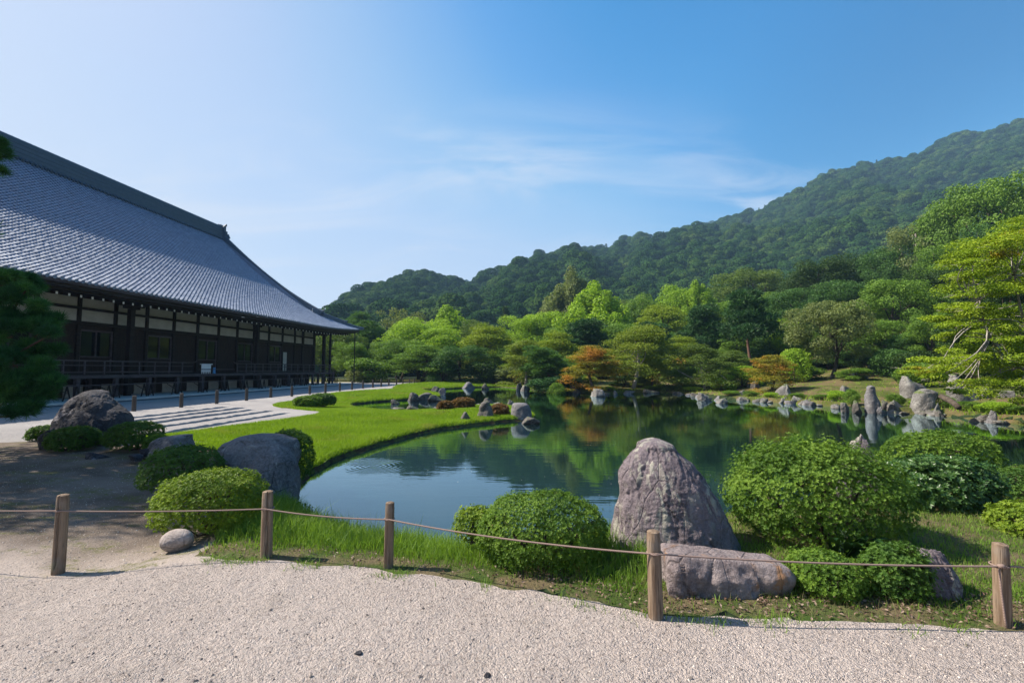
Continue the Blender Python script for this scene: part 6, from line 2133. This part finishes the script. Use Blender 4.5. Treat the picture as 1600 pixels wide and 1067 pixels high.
# verge by the fence: long fresh blades near the water, short and dry near the path and under the bushes
P = sample('grass_verge', 190000, lambda c: np.where((np.abs(c[:, 0]) < 9) & (c[:, 1] < 8), 1 / np.maximum(c[:, 1], 2.5) ** 1.2, .002), lambda p: inview(p) & (p[:, 2] > -.39))
def px_of(P): return CX + FPX * P[:, 0] / P[:, 1]
pxs = px_of(P)
edge = dist_to(pl[::4], P[:, :2], False)
lush = np.where((pxs > 300) & (pxs < 1010), 1.3, .75) * sstep(.05, .5, edge)
lush = np.where((pxs > 1230) & (P[:, 1] > 3.9) & (P[:, 1] < 5.6), .5, lush)
lush *= .45 + .75 * sstep(-.35, .4, fbm(np.c_[P[:, :2] * 1.6, np.zeros(len(P))], 3))
keep = rng.random(len(P)) < np.clip(lush, .05, 1) * .75
Q = P[keep]; e = edge[keep]
hh = (.05 + .13 * sstep(.1, .9, e) * (px_of(Q) < 1010)) * rng.uniform(.55, 1.35, len(Q))
long_ = rng.random(len(Q)) < .012
hh = np.where(long_ & (px_of(Q) < 1010), hh * 1.7, hh)
blades('verge_grass', Q - (0, 0, .01), hh, .0055 * rng.uniform(.7, 1.5, len(Q)), M['blade'], 2, .5)
P2 = sample('grass_verge', 45000, lambda c: np.where((np.abs(c[:, 0]) < 9) & (c[:, 1] < 8), 1, .01), lambda p: inview(p) & (p[:, 2] > -.3))
pp = px_of(P2)
k2 = rng.random(len(P2)) < np.where(pp > 900, .8, .3)
P2 = P2[k2]
blades('dry_grass', P2 - (0, 0, .01), .06 * rng.uniform(.4, 1.5, len(P2)), .003, M['dryblade'], 3, .9)
# stray tufts and litter spilling over the gravel edge
P = sample('gravel_path', 60000, lambda c: np.where((np.abs(c[:, 0]) < 7) & (c[:, 1] > 2.4) & (c[:, 1] < 4.6), 1, 0), lambda p: inview(p))
e = dist_to(pl[::3], P[:, :2], False)
clump = fbm(np.c_[P[:, :2] * 3.2, np.zeros(len(P))], 3)
k = (px_of(P) > 330) & (rng.random(len(P)) < np.exp(-(e / .10) ** 2) * sstep(-.1, .5, clump))
P = P[k]
blades('edge_tufts', P - (0, 0, .005), .055 * rng.uniform(.4, 1.4, len(P)), .0045, M['blade'], 6, .9)
# low growth on the mossy slope
P = sample('garden_slope', 60000, lambda c: 1 / np.maximum(c[:, 1], 12) ** 1.6, lambda p: inview(p) & (p[:, 2] > -.3))
dsh = dist_to(pond[::3], P[:, :2])
k = (rng.random(len(P)) < np.where(dsh < 2.2, 1, .35)) & (fbm(np.c_[P[:, :2] * .8, np.zeros(len(P))], 2) > -.25)
P = P[k]; dsh = dsh[k]
blades('bank_grass', P, (.10 + .12 * (dsh < 1.5)) * rng.uniform(.5, 1.5, len(P)), .035, M['lf_bright'], 4, .8, 1)

# litter, pebbles, floating petals
P = sample('grass_verge', 30000, lambda c: np.where((np.abs(c[:, 0]) < 9) & (c[:, 1] < 6), 1, .01), lambda p: inview(p))
e = dist_to(pl[::4], P[:, :2], False); pp = px_of(P)
k = rng.random(len(P)) < np.where(pp > 850, 1, .35) * np.exp(-((e - .18) / .22) ** 2)
P = P[k]
g = np.random.default_rng(8)
V, F, Tn = leaf_quads(P + (0, 0, .012), unit(g.normal(size=(len(P), 3)) * .5 + (0, 0, 1)), .028, .016, g, g.random(len(P)), .15)
tag(link('leaf_litter', np_mesh('leaf_litter', V, F, M['litter'], False, {'tint': Tn})), kind='stuff')
P = sample('gravel_path', 42000, lambda c: np.where((c[:, 1] > 1.7) & (c[:, 1] < 5.5) & (np.abs(c[:, 0]) < 7), 1 / np.maximum(c[:, 1], 1) ** 1.6, 0), inview)
Pn = sample('bare_soil', 9000, lambda c: np.where((c[:, 1] < 9) & (c[:, 0] > -9), 1 / np.maximum(c[:, 1], 2) ** 2, 0), inview)
P = np.concatenate([P, Pn])
n = len(P)
oc = np.array([(1, 0, 0), (-1, 0, 0), (0, 1, 0), (0, -1, 0), (0, 0, 1), (0, 0, -1.)])
of = np.array([(0, 2, 4), (2, 1, 4), (1, 3, 4), (3, 0, 4), (2, 0, 5), (1, 2, 5), (3, 1, 5), (0, 3, 5)])
sz = np.exp(g.normal(math.log(.0034), .42, n)).clip(.0015, .012)
dk = g.random(n) < .10
sz = np.where(dk, sz * 1.6, sz)
a = g.uniform(0, 6.28, n)
v = oc[None] * g.uniform(.7, 1.3, (n, 6, 1)) * sz[:, None, None] * np.array((1, .8, .6))
v = np.stack([v[:, :, 0] * np.cos(a)[:, None] - v[:, :, 1] * np.sin(a)[:, None], v[:, :, 0] * np.sin(a)[:, None] + v[:, :, 1] * np.cos(a)[:, None], v[:, :, 2]], 2)
tilt = g.normal(size=(n, 1)) * .4
v[:, :, 2] += v[:, :, 0] * tilt
V = (v + P[:, None] + np.array((0, 0, .001))).reshape(-1, 3)
F = (of[None] + 6 * np.arange(n)[:, None, None]).reshape(-1, 3)
tn = np.where(dk, .0, g.uniform(.4, 1, n))
tag(link('loose_gravel', np_mesh('loose_gravel', V, F, M['pebble'], False, {'tint': np.repeat(tn, 6)})), kind='stuff')
P = np.array([at(g.uniform(640, 1330), 640 + 140 * g.random() ** 1.3, WATER + .004) for k in range(110)])
P = P[inside(pond, P[:, :2])]
V, F, Tn = leaf_quads(P, np.tile((0, 0, 1.0), (len(P), 1)), .018, .014, g, g.random(len(P)), .05)
tag(link('floating_petals', np_mesh('floating_petals', V, F, M['petal'], False, {'tint': Tn})), kind='stuff')

# a few stray stones on the path
for px, py, lab in ((560, 1021, 'dark pebble on the gravel path, left of centre'), (762, 1056, 'flat dark pebble at the bottom of the gravel path')):
    p = at(px, py, 0)
    me = rock_mesh('pebble', .045, .035, .016, px, M['darkrock'], sub=3, facets=8)
    tag(link('pebble', me, None, p), lab, 'pebble')

# ------------------------------------------------------------------ the air
hz = bpy.data.materials.new('summer_haze')
hz.use_nodes = True
hn = hz.node_tree
hn.nodes.clear()
pv = hn.nodes.new('ShaderNodeVolumePrincipled')
pv.inputs['Color'].default_value = (0.40, 0.66, 1.0, 1)
pv.inputs['Density'].default_value = 0.0003
pv.inputs['Anisotropy'].default_value = 0.0
oo = hn.nodes.new('ShaderNodeOutputMaterial')
hn.links.new(pv.outputs[0], oo.inputs['Volume'])
me = MB().box((-700, -200, -8), (2100, 1450, 520)).mesh('haze', hz)
h = tag(link('haze', me), kind='stuff')
